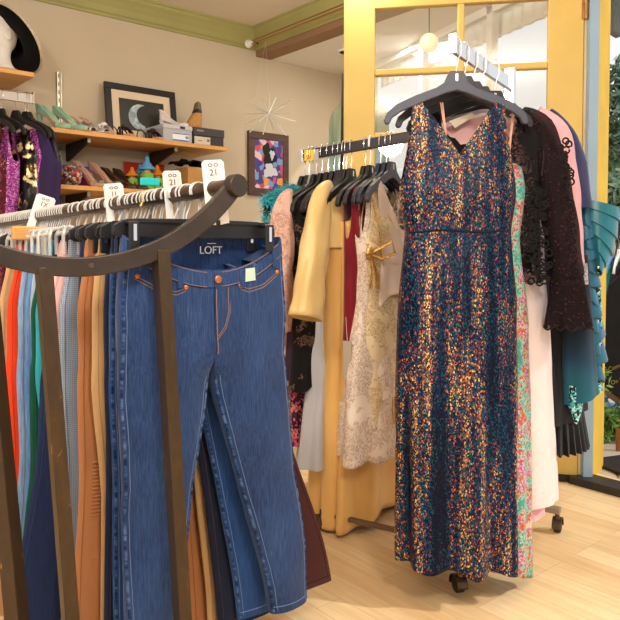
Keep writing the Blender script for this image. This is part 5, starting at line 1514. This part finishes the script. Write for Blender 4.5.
for s, x0 in ((-1, -.12), (1, .13)):
    for k in range(5): stitch(mb, bv, [(lerp(x0*.85+.01, .03, (i/9)**.8)+.012*k*(1 if s < 0 else -1)*(1-i/9), lerp(-.22, -.53-.008*k, i/9)) for i in range(10)], .0032, .001)
mb.build('draped_folds', cream_ch, g)

hanger_L(386, 'blue-black hanger carrying the gold beaded dress', blue_blk, -.03)
g = thing_L('beaded_dress', 386, 'champagne dress with gold beadwork and gold bow beside the cream chiffon top', 'dress')
gm_ = garment([(-1.15,0,.20,.08),(-.8,0,.19,.07),(-.55,0,.16,.06),(-.35,0,.175,.06),(-.22,0,.17,.03),(-.15,0,.165,.012)], st_zf(.68,.88,.26), st_zf(.66,.88,.24), n=80, rows=60, hem=lambda u, f: -1.10-.012*math.sin(u*11), folds=((7,.1,lambda z:.10*sstep(-.5,-1,z)),), seed=62, wr=.008); 
bv = bvh_of(gm_); gm_.build('dress_body', gold_bead, g, solid=.002, keep=True); gm_.bm.free()
mb = MB()
goldm = mk('gold_lame', C(214,168,92), .3, .6, .6, .4, (120,120,120), .5, (200,200,200))
for s in (-1, 1):
    q = Vector((-.178,-.020,-.44))
    mb.tube([q, q+Vector((s*.02,-.035*(1+s)-.012,.035+.01*s)), q+Vector((s*.03,-.04*(1+s)-.012,0)), q+Vector((s*.015,-.02*(1+s)-.006,-.02)), q], .011, 8, flat=.5)
    mb.tube([q, q+Vector((s*.012,-.02,-.06)), q+Vector((s*.028,-.02,-.13))], [.008,.012,.014], 8, flat=.4)
mb.build('gold_bow', goldm, g)
mb = MB(); stitch(mb, bv, [(-.150+.04*i/8, -.24-.04*i) for i in range(9)], .006, .001); mb.build('gold_trim', goldm, g)
mb = MB()
for k in range(22):
    x = -.15+.012*k; stitch(mb, bv, [(x, -.99), (x-.004, -1.05), (x+.004, -1.092)], .003, .001)
mb.build('gold_fringe', goldm, g)

hanger_L(380, 'blue-black hanger carrying the cream lace dress', blue_blk, 0)
g = thing_L('lace_dress', 380, 'knee-length cream floral lace dress with scalloped hem in front of the gold satin gown', 'dress')
gm_ = garment([(-1.25,-.005,.262,.09),(-.9,0,.235,.085),(-.62,0,.175,.07),(-.5,0,.16,.06),(-.35,0,.18,.06),(-.22,0,.17,.03),(-.15,0,.16,.012)], st_zf(.66,.86,.22), st_zf(.64,.86,.20), n=120, rows=80, hem=lambda u, f: -1.215-.018*abs(math.sin(u*8))-.012*u, folds=((6,.9,lambda z:.20*sstep(-.5,-1.1,z)),), seed=63, wr=.008); gm_.build('dress_body', cream_lace, g, solid=.002)
gm_ = garment([(-1.12,.03,.215,.07),(-.5,0,.150,.05)], lambda u: -.55, n=60, rows=20, hem=lambda u, f: -1.10, folds=((6,.9,lambda z:.18*sstep(-.5,-1.1,z)),), seed=63); gm_.build('lining', tan_lace, g)

hanger_L(370, 'hanger with a thick white hook carrying the ruby velvet dress', blk_plastic, .04, hmat=white_hk, hkr=.0045)
g = thing_L('velvet_dress', 370, 'ruby red velvet dress seen between the gold jacket and the cream lace dress', 'dress')
gm_ = garment([(-.95,0,.19,.05),(-.5,0,.18,.05),(-.25,0,.192,.04),(-.15,0,.18,.012)], st_zf(.3,.93,.06), st_zf(.3,.93,.0), n=60, rows=36, seed=64, wr=.008)
bv = bvh_of(gm_); gm_.build('dress_body', red_v, g, solid=.002, keep=True); gm_.bm.free()
random.seed(8)
for k in range(20):
    x = -.15+.032*(k % 10)+random.uniform(-.006,.006); z = -.25-.062*(k//10)
    p = surf(bv, x, z, .003); MB().sphere(p, (.0055,.003,.022), 8).build('crystal_drop', mk('crystal', C(226,206,196), .15, .6, .8), g)

def jacket(px, label, hlabel, mat, skirt, hemz, slz, seed, name='satin_jacket', body_hem=-.40, hk=HKL, hmat=chrome, cuff_x=-.325, hmt=blk_plastic, dark=None):
    hanger_L(px, hlabel, hmt, 0, 1, hmat, hk)
    g = thing_L(name, px, label, 'jacket')
    gm_ = garment([(-.45,0,.20,.075),(-.3,0,.205,.07),(-.2,0,.195,.04),(-.14,0,.17,.015)], lambda u: -.145-.055*abs(u)-(.24*(1-abs(u)/.3) if abs(u) < .3 else 0), lambda u: -.135-.055*abs(u), n=80, rows=40, hem=lambda u, f: body_hem-(.0 if abs(u) > .3 else -.02), seed=seed, wr=.010, folds=((5,.4,lambda z:.10),))
    gm_.build('jacket_body', mat, g, solid=.0025)
    for s in (-1, 1):
        sl = sleeve([(s*.120,0,-.158),(s*.185,-.004,-.205),(s*.225,-.012,-.30),(s*lerp(.225,abs(cuff_x),.55),-.02,lerp(-.30,slz,.5)),(s*abs(cuff_x),-.025,slz)], [.020,.046,.060,.068,.078], [.010,.028,.040,.046,.050], n=32, seed=seed+s, wr=.005)
        sl.build('sleeve', mat, g, solid=.003)
    return g
GS = lambda z: .20*sstep(-.45,-1.35,z)
# yellow jacket
hanger_L(343, 'black hanger carrying the yellow satin blouse', blk_plastic, .04)
g = thing_L('satin_blouse', 343, 'bright yellow satin blouse showing below the hem of the cropped gold jacket', 'blouse')
gm_ = garment([(-.70,.045,.085,.055),(-.5,.05,.10,.06),(-.3,.0,.18,.05),(-.15,0,.17,.015)], lambda u: -.15-.06*abs(u), n=60, rows=40, hem=lambda u, f: -.66-.05*u, folds=((4,.3,lambda z:.14),), seed=65, wr=.012); gm_.build('blouse_body', yel_sat, g, solid=.002)
g = thing_L('amber_gown', 365, 'amber satin gown with a full skirt behind the cream lace dress', 'dress')
gm_ = garment([(-1.52,.14,.36,.10),(-1.0,.06,.24,.09),(-.5,0,.16,.06),(-.2,0,.17,.03)], lambda u: -.25-.06*abs(u), n=110, rows=60, hem=lambda u, f: -1.47-.02*math.sin(u*4), folds=((8,.3,GS),), seed=66); gm_.build('gown_body', gold_sk, g, solid=.002)
hanger_L(365, 'black hanger carrying the amber gown', blk_plastic, 0)
# gold jacket over the long gold gown
g = jacket(346, 'cropped gold satin jacket with wide sleeves over the long gold gown', 'black hanger carrying the cropped gold satin jacket', gold_sat, None, -1.4, -.655, 67, cuff_x=-.335)
g = thing_L('satin_gown', 350, 'long gold satin gown reaching nearly to the floor under the gold jacket', 'dress')
gm_ = garment([(-1.50,.045,.235,.125),(-1.2,.03,.205,.115),(-.8,.01,.17,.09),(-.5,0,.155,.065),(-.35,0,.17,.06),(-.2,0,.165,.03)], lambda u: -.24-.08*abs(u), n=130, rows=80, hem=lambda u, f: -1.468-.012*math.sin(u*5), folds=((6,.8,lambda z: .26*sstep(-.55,-1.35,z)),), seed=68, wr=.01)
gm_.build('gown_body', gold_sk, g, solid=.002)
tgp = MB(); tgp.box((-.205,-.105,-.82), (.004,.036,.145)); tgp.build('price_tag', mk('grey_tag', C(186,170,150), .7), g, smooth=False)
MB().tube([(-.205,-.105,-.748),(-.19,-.09,-.66)], .001, 5).build('tag_string', mk('tag_thread', C(210,210,210), .6), g)
hanger_L(351, 'black hanger carrying the long gold gown', blk_plastic, .05)
# grey chiffon
hanger_L(334, 'black hanger carrying the pale grey chiffon dress', blk_plastic, 0)
g = thing_L('chiffon_dress', 334, 'pale grey chiffon dress left of the gold gown', 'dress')
gm_ = garment([(-1.28,-.0,.225,.09),(-.9,0,.17,.07),(-.5,0,.13,.05),(-.2,0,.15,.03)], lambda u: -.22-.06*abs(u), n=80, rows=50, hem=lambda u, f: -1.245, folds=((9,.3,lambda z:.14*sstep(-.5,-1.2,z)),), seed=69); gm_.build('dress_body', grey_ch, g)
# black lace
hanger_L(322, 'black hanger carrying the black lace dress', blk_plastic, 0)
g = thing_L('black_lace_dress', 322, 'knee-length black floral lace dress left of the gold jacket sleeve', 'dress')
gm_ = garment([(-.98,0,.225,.085),(-.6,0,.18,.07),(-.35,0,.19,.06),(-.2,0,.19,.03),(-.14,0,.17,.012)], lambda u: -.15-.06*abs(u)-(.1*(1-abs(u)/.3) if abs(u) < .3 else 0), n=90, rows=60, hem=lambda u, f: -.93-.014*math.sin(u*12), folds=((6,.7,lambda z:.14*sstep(-.4,-.9,z)),), seed=70); gm_.build('dress_body', blk_lace, g, solid=.002)
# plum with bright sequin hem
hanger_L(316, 'black hanger carrying the plum dress with sequin hem', blk_plastic, -.06)
g = thing_L('plum_dress', 316, 'plum dress with a pink and black sequin hem showing below the black lace dress', 'dress')
gm_ = garment([(-.9,0,.205,.07),(-.5,0,.17,.05),(-.25,0,.185,.045),(-.15,0,.17,.012)], lambda u: -.16-.06*abs(u), n=60, rows=40, seed=71); gm_.build('dress_body', plum, g)
gm_ = garment([(-1.16,0,.185,.07),(-.85,0,.19,.06)], lambda u: -.86, n=70, rows=26, hem=lambda u, f: -1.12-.04*math.sin(u*5), folds=((6,.2,lambda z:.14),), seed=72); gm_.build('sequin_hem', multi, g)
# rose lace blouse
hanger_L(309, 'black hanger carrying the rose lace dress', blk_plastic, .04)
g = thing_L('rose_lace_dress', 309, 'rose pink ruffled lace dress with long sleeves behind the black lace dress', 'dress')
gm_ = garment([(-.95,0,.20,.08),(-.5,0,.18,.07),(-.25,0,.19,.05),(-.14,0,.17,.015)], lambda u: -.145-.06*abs(u), n=80, rows=50, hem=lambda u, f: -.92, folds=((7,.2,lambda z:.12),), seed=73, wr=.012); gm_.build('dress_body', rose_lace, g)
for s in (-1, 1): sleeve([(s*.13,0,-.165),(s*.19,-.01,-.225),(s*.225,-.02,-.36),(s*.238,-.02,-.54),(s*.235,-.02,-.7)], [.02,.046,.056,.056,.05], [.01,.03,.042,.045,.045], n=32, seed=s+74, wr=.009).build('sleeve', rose_lace, g)
mb = MB(); mb.box((-.16,-.092,-.62),(.05,.003,.09)); mb.build('hang_tag', mk('olive_tag', C(120,124,62), .6), g, smooth=False)
# turquoise feather boa on the end hanger
hanger_L(304.5, 'black long-armed hanger at the far end of the left arm, carrying the feather boa', blk_plastic, -.12, 1.12)
boa = thing('feather_boa', 'fluffy turquoise feather boa draped over the hanger at the far end of the left arm', 'boa', armL(304.5), RA-.12)
random.seed(21); mb = MB()
path = [(-.235+.17*k/40+0, .0, -.20+.062*k/40+.012*math.sin(k)) for k in range(41)]+[(-.21-.02*math.sin(k*.3), .0, -.21-.012*k) for k in range(12)]
for p in path:
    for q in range(34):
        d = Vector((random.gauss(0,1), random.gauss(0,1), random.gauss(0,1))).normalized(); ln = random.uniform(.022,.05)
        p0_ = Vector(p); p1_ = p0_+d*ln+Vector((0,0,-.008)); sd = d.orthogonal().normalized()*.0028
        a_, b_, c_, e_ = (mb.bm.verts.new(v) for v in (p0_-sd*.5, p0_+sd*.5, p0_.lerp(p1_, .7)+sd, p1_))
        mb._f([a_, b_, c_]); mb._f([a_, c_, e_])
mb.build('feathers', mk('turquoise_feather', C(60,176,190), .8, 0, .2, .35, (50,50,50)), boa, smooth=False)
MB().tube(path[:41], .008, 8).build('boa_cord', mk('turquoise_cord', C(40,140,156), .8), boa)
# yellow tag clipped on the end of the arm
tg = thing('sign_tag', 'yellow and grey card clipped to the far end of the left arm', 'tag', e0+Vector((.035,-.022,0)), al)
MB().box((0,0,.0), (.062,.002,.044)).build('card', mk('yellow_card', C(240,196,40), .5), tg, smooth=False)
MB().prism([(.005,-.022),(.031,-.022),(.031,.022),(.020,.022)], -.0022, -.001).build('grey_corner', mk('grey_corner', C(176,174,168), .5), tg, smooth=False)
mb = MB(); mb.prism(blob(-.012,-.008,.009,.009,.7), -.0022, -.0009); mb.build('printed_blot', mk('orange_ink', C(206,140,20), .5), tg, smooth=False)
# two clear hangers hooked on far garments
hanger_L(312, 'clear plastic hanger at the far end of the left arm', clear_pl, -.2, .95)
hanger_L(339, 'blue-black empty hanger between the grey chiffon and the gold jacket', blue_blk, .02, .96)
hanger_L(328, 'black empty hanger between the black lace and the grey chiffon dress', blk_plastic, .03, .96)
# ------------------------------------------------------------------ outside the doorway
pav = NT('pavers'); pav.set(.8, 0, .2)
br = pav.n('TexBrick'); pav.l(pav.tc((1,1,1), (0,0,.25)), br.inputs['Vector']); br.offset = .5
for k, v in (('Scale', 1), ('Mortar Size', .006), ('Brick Width', .42), ('Row Height', .42)): br.inputs[k].default_value = v
br.inputs['Color1'].default_value = C(196,184,168); br.inputs['Color2'].default_value = C(180,168,152); br.inputs['Mortar'].default_value = C(112,96,84)
pav.color(pav.mix(.4, br.outputs[0], pav.ramp(pav.noise((14,14,14), 1, 4), [(.3, C(190,180,170)), (.7, (1,1,1,1))]), 'MULTIPLY'))
mb = MB(); c = RP(6.1, 1, -.07); mb.box(c, (12, 22, .1), rz(ROT)); g = mb.build('ground_outside', pav.m, smooth=False); struct(g)
bm = bmesh.new(); bm.from_mesh(g.data)
bmesh.ops.bisect_plane(bm, geom=bm.verts[:]+bm.edges[:]+bm.faces[:], plane_co=RP(.10, 0), plane_no=U, clear_inner=True)
bmesh.ops.holes_fill(bm, edges=bm.edges[:], sides=0); bm.to_mesh(g.data); bm.free()
GZ = -.02
# door mat
t = thing('door_mat', 'dark rectangular door mat lying on the pavers outside the doorway', 'mat', (xat(640, 3.5), 3.5, GZ), .35)
MB().box((0,0,.008), (.42,.26,.016)).build('mat', mk('mat_coir', C(52,48,46), .95, 0, .1, .4, (90,90,90), .6, (300,300,300)), t, smooth=False, bevel=.004)
t = thing('wicker_leg', 'brown wooden leg standing at the right picture edge on the pavers', 'post', (xat(621.5, 3.75), 3.75, GZ), .2)
mb = MB(); mb.tube([(0,0,0),(.008,0,.03),(0,0,.07),(.012,.01,.12)], [.013,.02,.015,.02], 10); mb.build('leg', mk('leg_brown', C(150,96,52), .6, 0, .3, .3, (30,30,8)), t)
# plants along the bed
leaf_m = mk('leaf_green', C(92,130,48), .6, 0, .3, .45, (9,9,9)); leaf_d = mk('leaf_tree', C(120,142,116), .7, 0, .2, .5, (3,3,3))
def leafcloud(mb, c, r, n, size, seed):
    random.seed(seed)
    for k in range(n):
        d = Vector((random.gauss(0,1), random.gauss(0,1), random.gauss(0,1))); d = d.normalized()*random.uniform(.35,1)**.6
        p = Vector(c)+Vector((d.x*r[0], d.y*r[1], d.z*r[2])); a = Vector((random.gauss(0,1), random.gauss(0,1), random.gauss(0,1))).normalized(); b = a.orthogonal().normalized(); nn = a.cross(b)*.12*size
        s = size*random.uniform(.6,1.2)
        v = [mb.bm.verts.new(q) for q in (p-a*s, p+b*s*.4+nn, p+a*s, p-b*s*.4+nn)]; mb._f([v[0], v[1], v[2]]); mb._f([v[0], v[2], v[3]])
for i, (px, Y, r, h) in enumerate(((606, 3.92, .11, .20), (614, 4.0, .14, .16), (624, 4.0, .15, .17))):
    t = thing('ground_plant', ['leafy green plant growing against the yellow entry wall', 'low green plant in the bed behind the pavers', 'low green plant at the right picture edge behind the pavers'][i], 'plant', (xat(px, Y), Y, GZ))
    mb = MB(); leafcloud(mb, (0,0,h*.55), (r,r*.7,h*.5), 170, .034, 40+i); mb.build('leaves', leaf_m, t, smooth=False)
    mb = MB()
    for k in range(6): mb.tube([(0,0,0), (r*.5*math.cos(k), r*.4*math.sin(k), h*.8)], .004, 5)
    mb.build('stems', mk('stem_green', C(90,110,50), .7), t)
t = thing('vine', 'thin green vine climbing the yellow entry wall', 'plant', (xat(604.5, 3.75), 3.75, GZ))
mb = MB(); leafcloud(mb, (0,0,.36), (.04,.05,.13), 40, .026, 61); mb.build('leaves', leaf_m, t, smooth=False)
MB().tube([(0,0,0),(.01,0,.2),(-.01,0,.48)], .004, 5).build('stem', bpy.data.materials['stem_green'], t)
# outdoor clothes rail
oz = zat(240, 4.55); oY = 4.55
orx = thing('street_clothes_rail', 'dark clothes rail standing outside beyond the chalkboard sign', 'clothes rack', (xat(607, oY), oY, GZ), -.1)
MB().box((.55,0,oz-GZ), (1.1,.03,.03)).build('rail', black_metal, orx, smooth=False)
for x in (.01, 1.09): MB().box((x,.0,(oz-GZ)/2), (.03,.03,oz-GZ)).build('leg', black_metal, orx, smooth=False); MB().box((x,0,.015), (.03,.5,.03)).build('foot', black_metal, orx, smooth=False)
teal_k = cloth('jade_cotton', C(14,132,116), .2, .8); pur_k = cloth('aubergine_cotton', C(58,36,58), .3, .8); blk_k = cloth('charcoal_cotton', C(28,26,30), .3, .8)
for i, (dx_, m, L, lab, hm, hlab) in enumerate(((.030, teal_k, .98, 'jade green garment at the left end of the street clothes rail', mk('blue_plastic', C(90,150,210), .4), 'blue plastic hanger holding the jade green garment'), (.075, pur_k, .86, 'dark aubergine garment second on the street clothes rail', white_pl, 'white hanger holding the aubergine garment'), (.125, blk_k, .86, 'charcoal garment third on the street clothes rail', blk_plastic, 'black hanger holding the charcoal garment'))):
    base = orx.location+rz(-.1) @ Vector((dx_, 0, oz-GZ))
    top_hanger(hlab, base, -.1+R(62), hm, .9, None, (.02,.024,.06))
    t = thing('hanging_garment', lab, 'garment', base, -.1+R(62))
    gm_ = garment([(-L,0,.17,.06),(-.3,0,.19,.05),(-.15,0,.18,.015)], lambda u: -.12-.06*abs(u), n=50, rows=30, folds=((5,.5,lambda z:.15),), seed=80+i); gm_.build('garment_body', m, t)
pat = sequin('blue_white_print', [(0, C(40,70,120)), (.45, C(80,120,170)), (.55, C(220,228,232)), (.7, C(120,160,190))], 30, 1, 0, .7, (9,9,9), .7, .4, 0)
t = thing('printed_bundle', 'blue and white patterned cloth bundle in the bed behind the plants', 'cloth', (xat(616, 4.3), 4.3, GZ), 0)
mb = MB(); mb.grid(lambda u, v: Vector(((.16+.03*math.sin(6*PI*u))*math.sin(PI*v)*math.cos(2*PI*u), .10*math.sin(PI*v)*math.sin(2*PI*u), .11-.11*math.cos(PI*v)+.01*math.sin(9*u*PI)*math.sin(PI*v))), 30, 16, wrap=True); mb.build('cloth', pat, t)
# chalkboard
sY = 3.95
q0 = W(594.5, 384, sY); q1 = W(640, 417, sY); q2 = W(648, 250, sY); q3 = W(609.5, 285, sY)
qb = W(595, 352, sY)
cb = thing('chalkboard', 'black chalkboard sign with yellow handwriting hanging crooked in front of the street clothes rail', 'sign', (q0.x, sY, q0.z), .06)
o_ = cb.location
poly = [((p-o_).x, (p-o_).z) for p in (q0, q1, q2, q3, W(596.5, 340, sY))]
MB().prism(poly, -.008, .008).build('board', mk('slate_black', C(22,20,19), .7, 0, .2, .25, (14,14,14)), cb, smooth=False)
def bar(p, q, w):
    a = Vector(((p-o_).x, 0, (p-o_).z)); b = Vector(((q-o_).x, 0, (q-o_).z)); d = b-a
    MB().box((a+b)/2, (d.length+w*.6, .026, w), ry(-math.atan2(d.z, d.x))).build('frame', mk('sign_frame', C(96,70,36), .6, 0, .3, .2, (10,10,10)), cb, smooth=False)
bar(q0, q1, .028); bar(q2, q1, .028)
yw = -.0102
for s, px, py, sz, rot in (('Come', 618, 367, .050, -.35), ('On In', 620, 381, .048, -.3)):
    mb = MB(); pc = W(px-3, py, sY)-o_; text_bm(mb, s, sz*.7, ry(rot) @ UPRIGHT, (pc.x, yw, pc.z), .0006)
    mb.build('handwriting', mk('yellow_chalk', C(150,132,48), .8), cb, smooth=False)
mb = MB(); mb.tube([(q3-o_).to_3d(), Vector(((q3-o_).x+.08, 0, 1.0))], .003, 5); mb.build('cord', black_metal, cb)
# denim bag hanging high in the doorway
dY = 3.75
dp = W(611, 0, dY)
db = thing('denim_garment', 'grey denim garment with a pocket hanging high in the doorway', 'jeans', (xat(614, dY), dY, zat(36, dY)), 0)
gd = denim('grey_denim', C(58,62,62), C(104,108,104), C(150,150,140), 160, .5)
poly = [(-.043,.0+.02),(-.0,-.006),(.045,.012),(.10,.03),(.12,.5),(-.055,.5)]
MB().prism(poly, -.03, .03).build('denim_body', gd, db, smooth=False, bevel=.006)
MB().prism([(-.034,.035),(.0,.012),(.024,.022),(.028,.115),(-.036,.12)], -.026, -.018).build('pocket', gd, db, smooth=False, bevel=.003)
MB().box((.045,-.022,.2), (.016,.008,.36)).build('dark_strap', mk('dark_strap', C(24,28,34), .7), db, smooth=False)
MB().box((.0,-.021,.155), (.09,.012,.016)).build('belt', mk('belt_brown', C(62,46,34), .6), db, smooth=False)
MB().tube([(.02,0,.49),(.02,0,.95)], .004, 6).build('hanging_cord', black_metal, db)
# building across and trees
bY = 10
bl = thing('street_building', 'pale grey sided building beyond the trees across the street', 'building', (xat(600, bY)+1.2, bY, GZ), -.15)
sid = NT('pale_siding'); sid.set(.8, 0, .2)
wv = sid.n('TexWave', bands_direction='Z'); sid.l(sid.tc(), wv.inputs[0]); wv.inputs['Scale'].default_value = 1.3
sid.color(sid.ramp(wv.outputs[1], [(0, C(150,146,140)), (.25, C(206,202,194))]))
hbt = zat(158, bY)-GZ
MB().box((0,0,hbt/2), (4.6,.5,hbt)).build('wall', sid.m, bl, smooth=False)
MB().box((0,-.1,hbt+.05), (4.9,.9,.10)).build('eave', mk('eave_grey', C(170,166,158), .7), bl, smooth=False)
f = MB().box((-1.12,-.26,1.85), (.07,.06,1.7)).build('window', mk('brown_frame', C(86,56,44), .6), bl, smooth=False)
MB().box((.4,-.26,1.85), (1.3,.04,.9)).build('window', mk('dark_glass', C(70,80,88), .2), bl, smooth=False)
bark = mk('tree_bark', C(96,80,64), .9, 0, .1, .3, (8,8,4), .6, (20,20,20))
for i, (px, py, Y, r, n, m, lab) in enumerate(((622, 112, 7.6, (.34,.5,.62), 1500, leaf_d, 'grey green leafy tree beyond the doorway against the white sky'), (618, 198, 6.2, (.17,.28,.26), 420, leaf_d, 'small grey green shrub tree in front of the pale building'), (634, 168, 8.4, (.3,.4,.34), 500, leaf_m, 'yellow green tree at the right picture edge'))):
    p = W(px, py, Y); t = thing('tree', lab, 'tree', (p.x, Y, GZ))
    mb = MB(); leafcloud(mb, (0,0,p.z-GZ), r, n, .075, 90+i); mb.build('leaves', m, t, smooth=False)
    mb = MB(); mb.tube([(0,0,0),(.04,0,(p.z-GZ)*.5),(0,0,p.z-GZ+.2)], [.06,.045,.02], 8)
    for k in range(5): mb.tube([(0,0,(p.z-GZ)*.8),(r[0]*.8*math.cos(k*1.4), r[1]*.6*math.sin(k*1.4), p.z-GZ+.3*r[2]*math.sin(k))], .014, 6)
    mb.build('trunk', bark, t)

# ------------------------------------------------------------------ light
w = bpy.data.worlds.new('sky'); scene.world = w; w.use_nodes = True
bg = w.node_tree.nodes['Background']; bg.inputs[0].default_value = (.97, .985, 1.0, 1); bg.inputs[1].default_value = 1.0
def area(name, loc, size, energy, col, rot=(0,0,0), sy=None):
    l = bpy.data.lights.new(name, 'AREA'); l.energy = energy; l.color = col; l.size = size
    if sy: l.shape = 'RECTANGLE'; l.size_y = sy
    o = bpy.data.objects.new(name, l); COL.objects.link(o); o.location = loc; o.rotation_euler = rot; return o
def globe(loc, energy, col=(1,.95,.88), r=.14):  # unseen point light added to brighten ceiling and walls, no globe fixture
    l = bpy.data.lights.new('fill_point', 'POINT'); l.energy = energy; l.color = col; l.shadow_soft_size = r
    o = bpy.data.objects.new('fill_point', l); COL.objects.link(o); o.location = loc; return o
globe(RP(-3.4, 3.0, 2.35), 56); globe(RP(-2.6, 4.6, 2.3), 74); globe(RP(-.75, 1.9, 2.42), 30); globe(RP(-4.4, 4.8, 2.3), 56)
area('bay_fill', RP(.45, .9, ZB-.02), .4, 10, (1,.97,.92))  # fill light added to brighten the bay behind the door panes
sun = bpy.data.lights.new('sun', 'SUN'); sun.energy = 2.0; sun.angle = R(3); sun.color = (1,.95,.88)
so = bpy.data.objects.new('sun', sun); COL.objects.link(so); so.rotation_euler = (R(50), 0, R(75))
scene.view_settings.view_transform = 'Standard'
try: scene.view_settings.look = 'None'
except Exception: pass
scene.view_settings.exposure = 0.0
scene.view_settings.gamma = 1.0
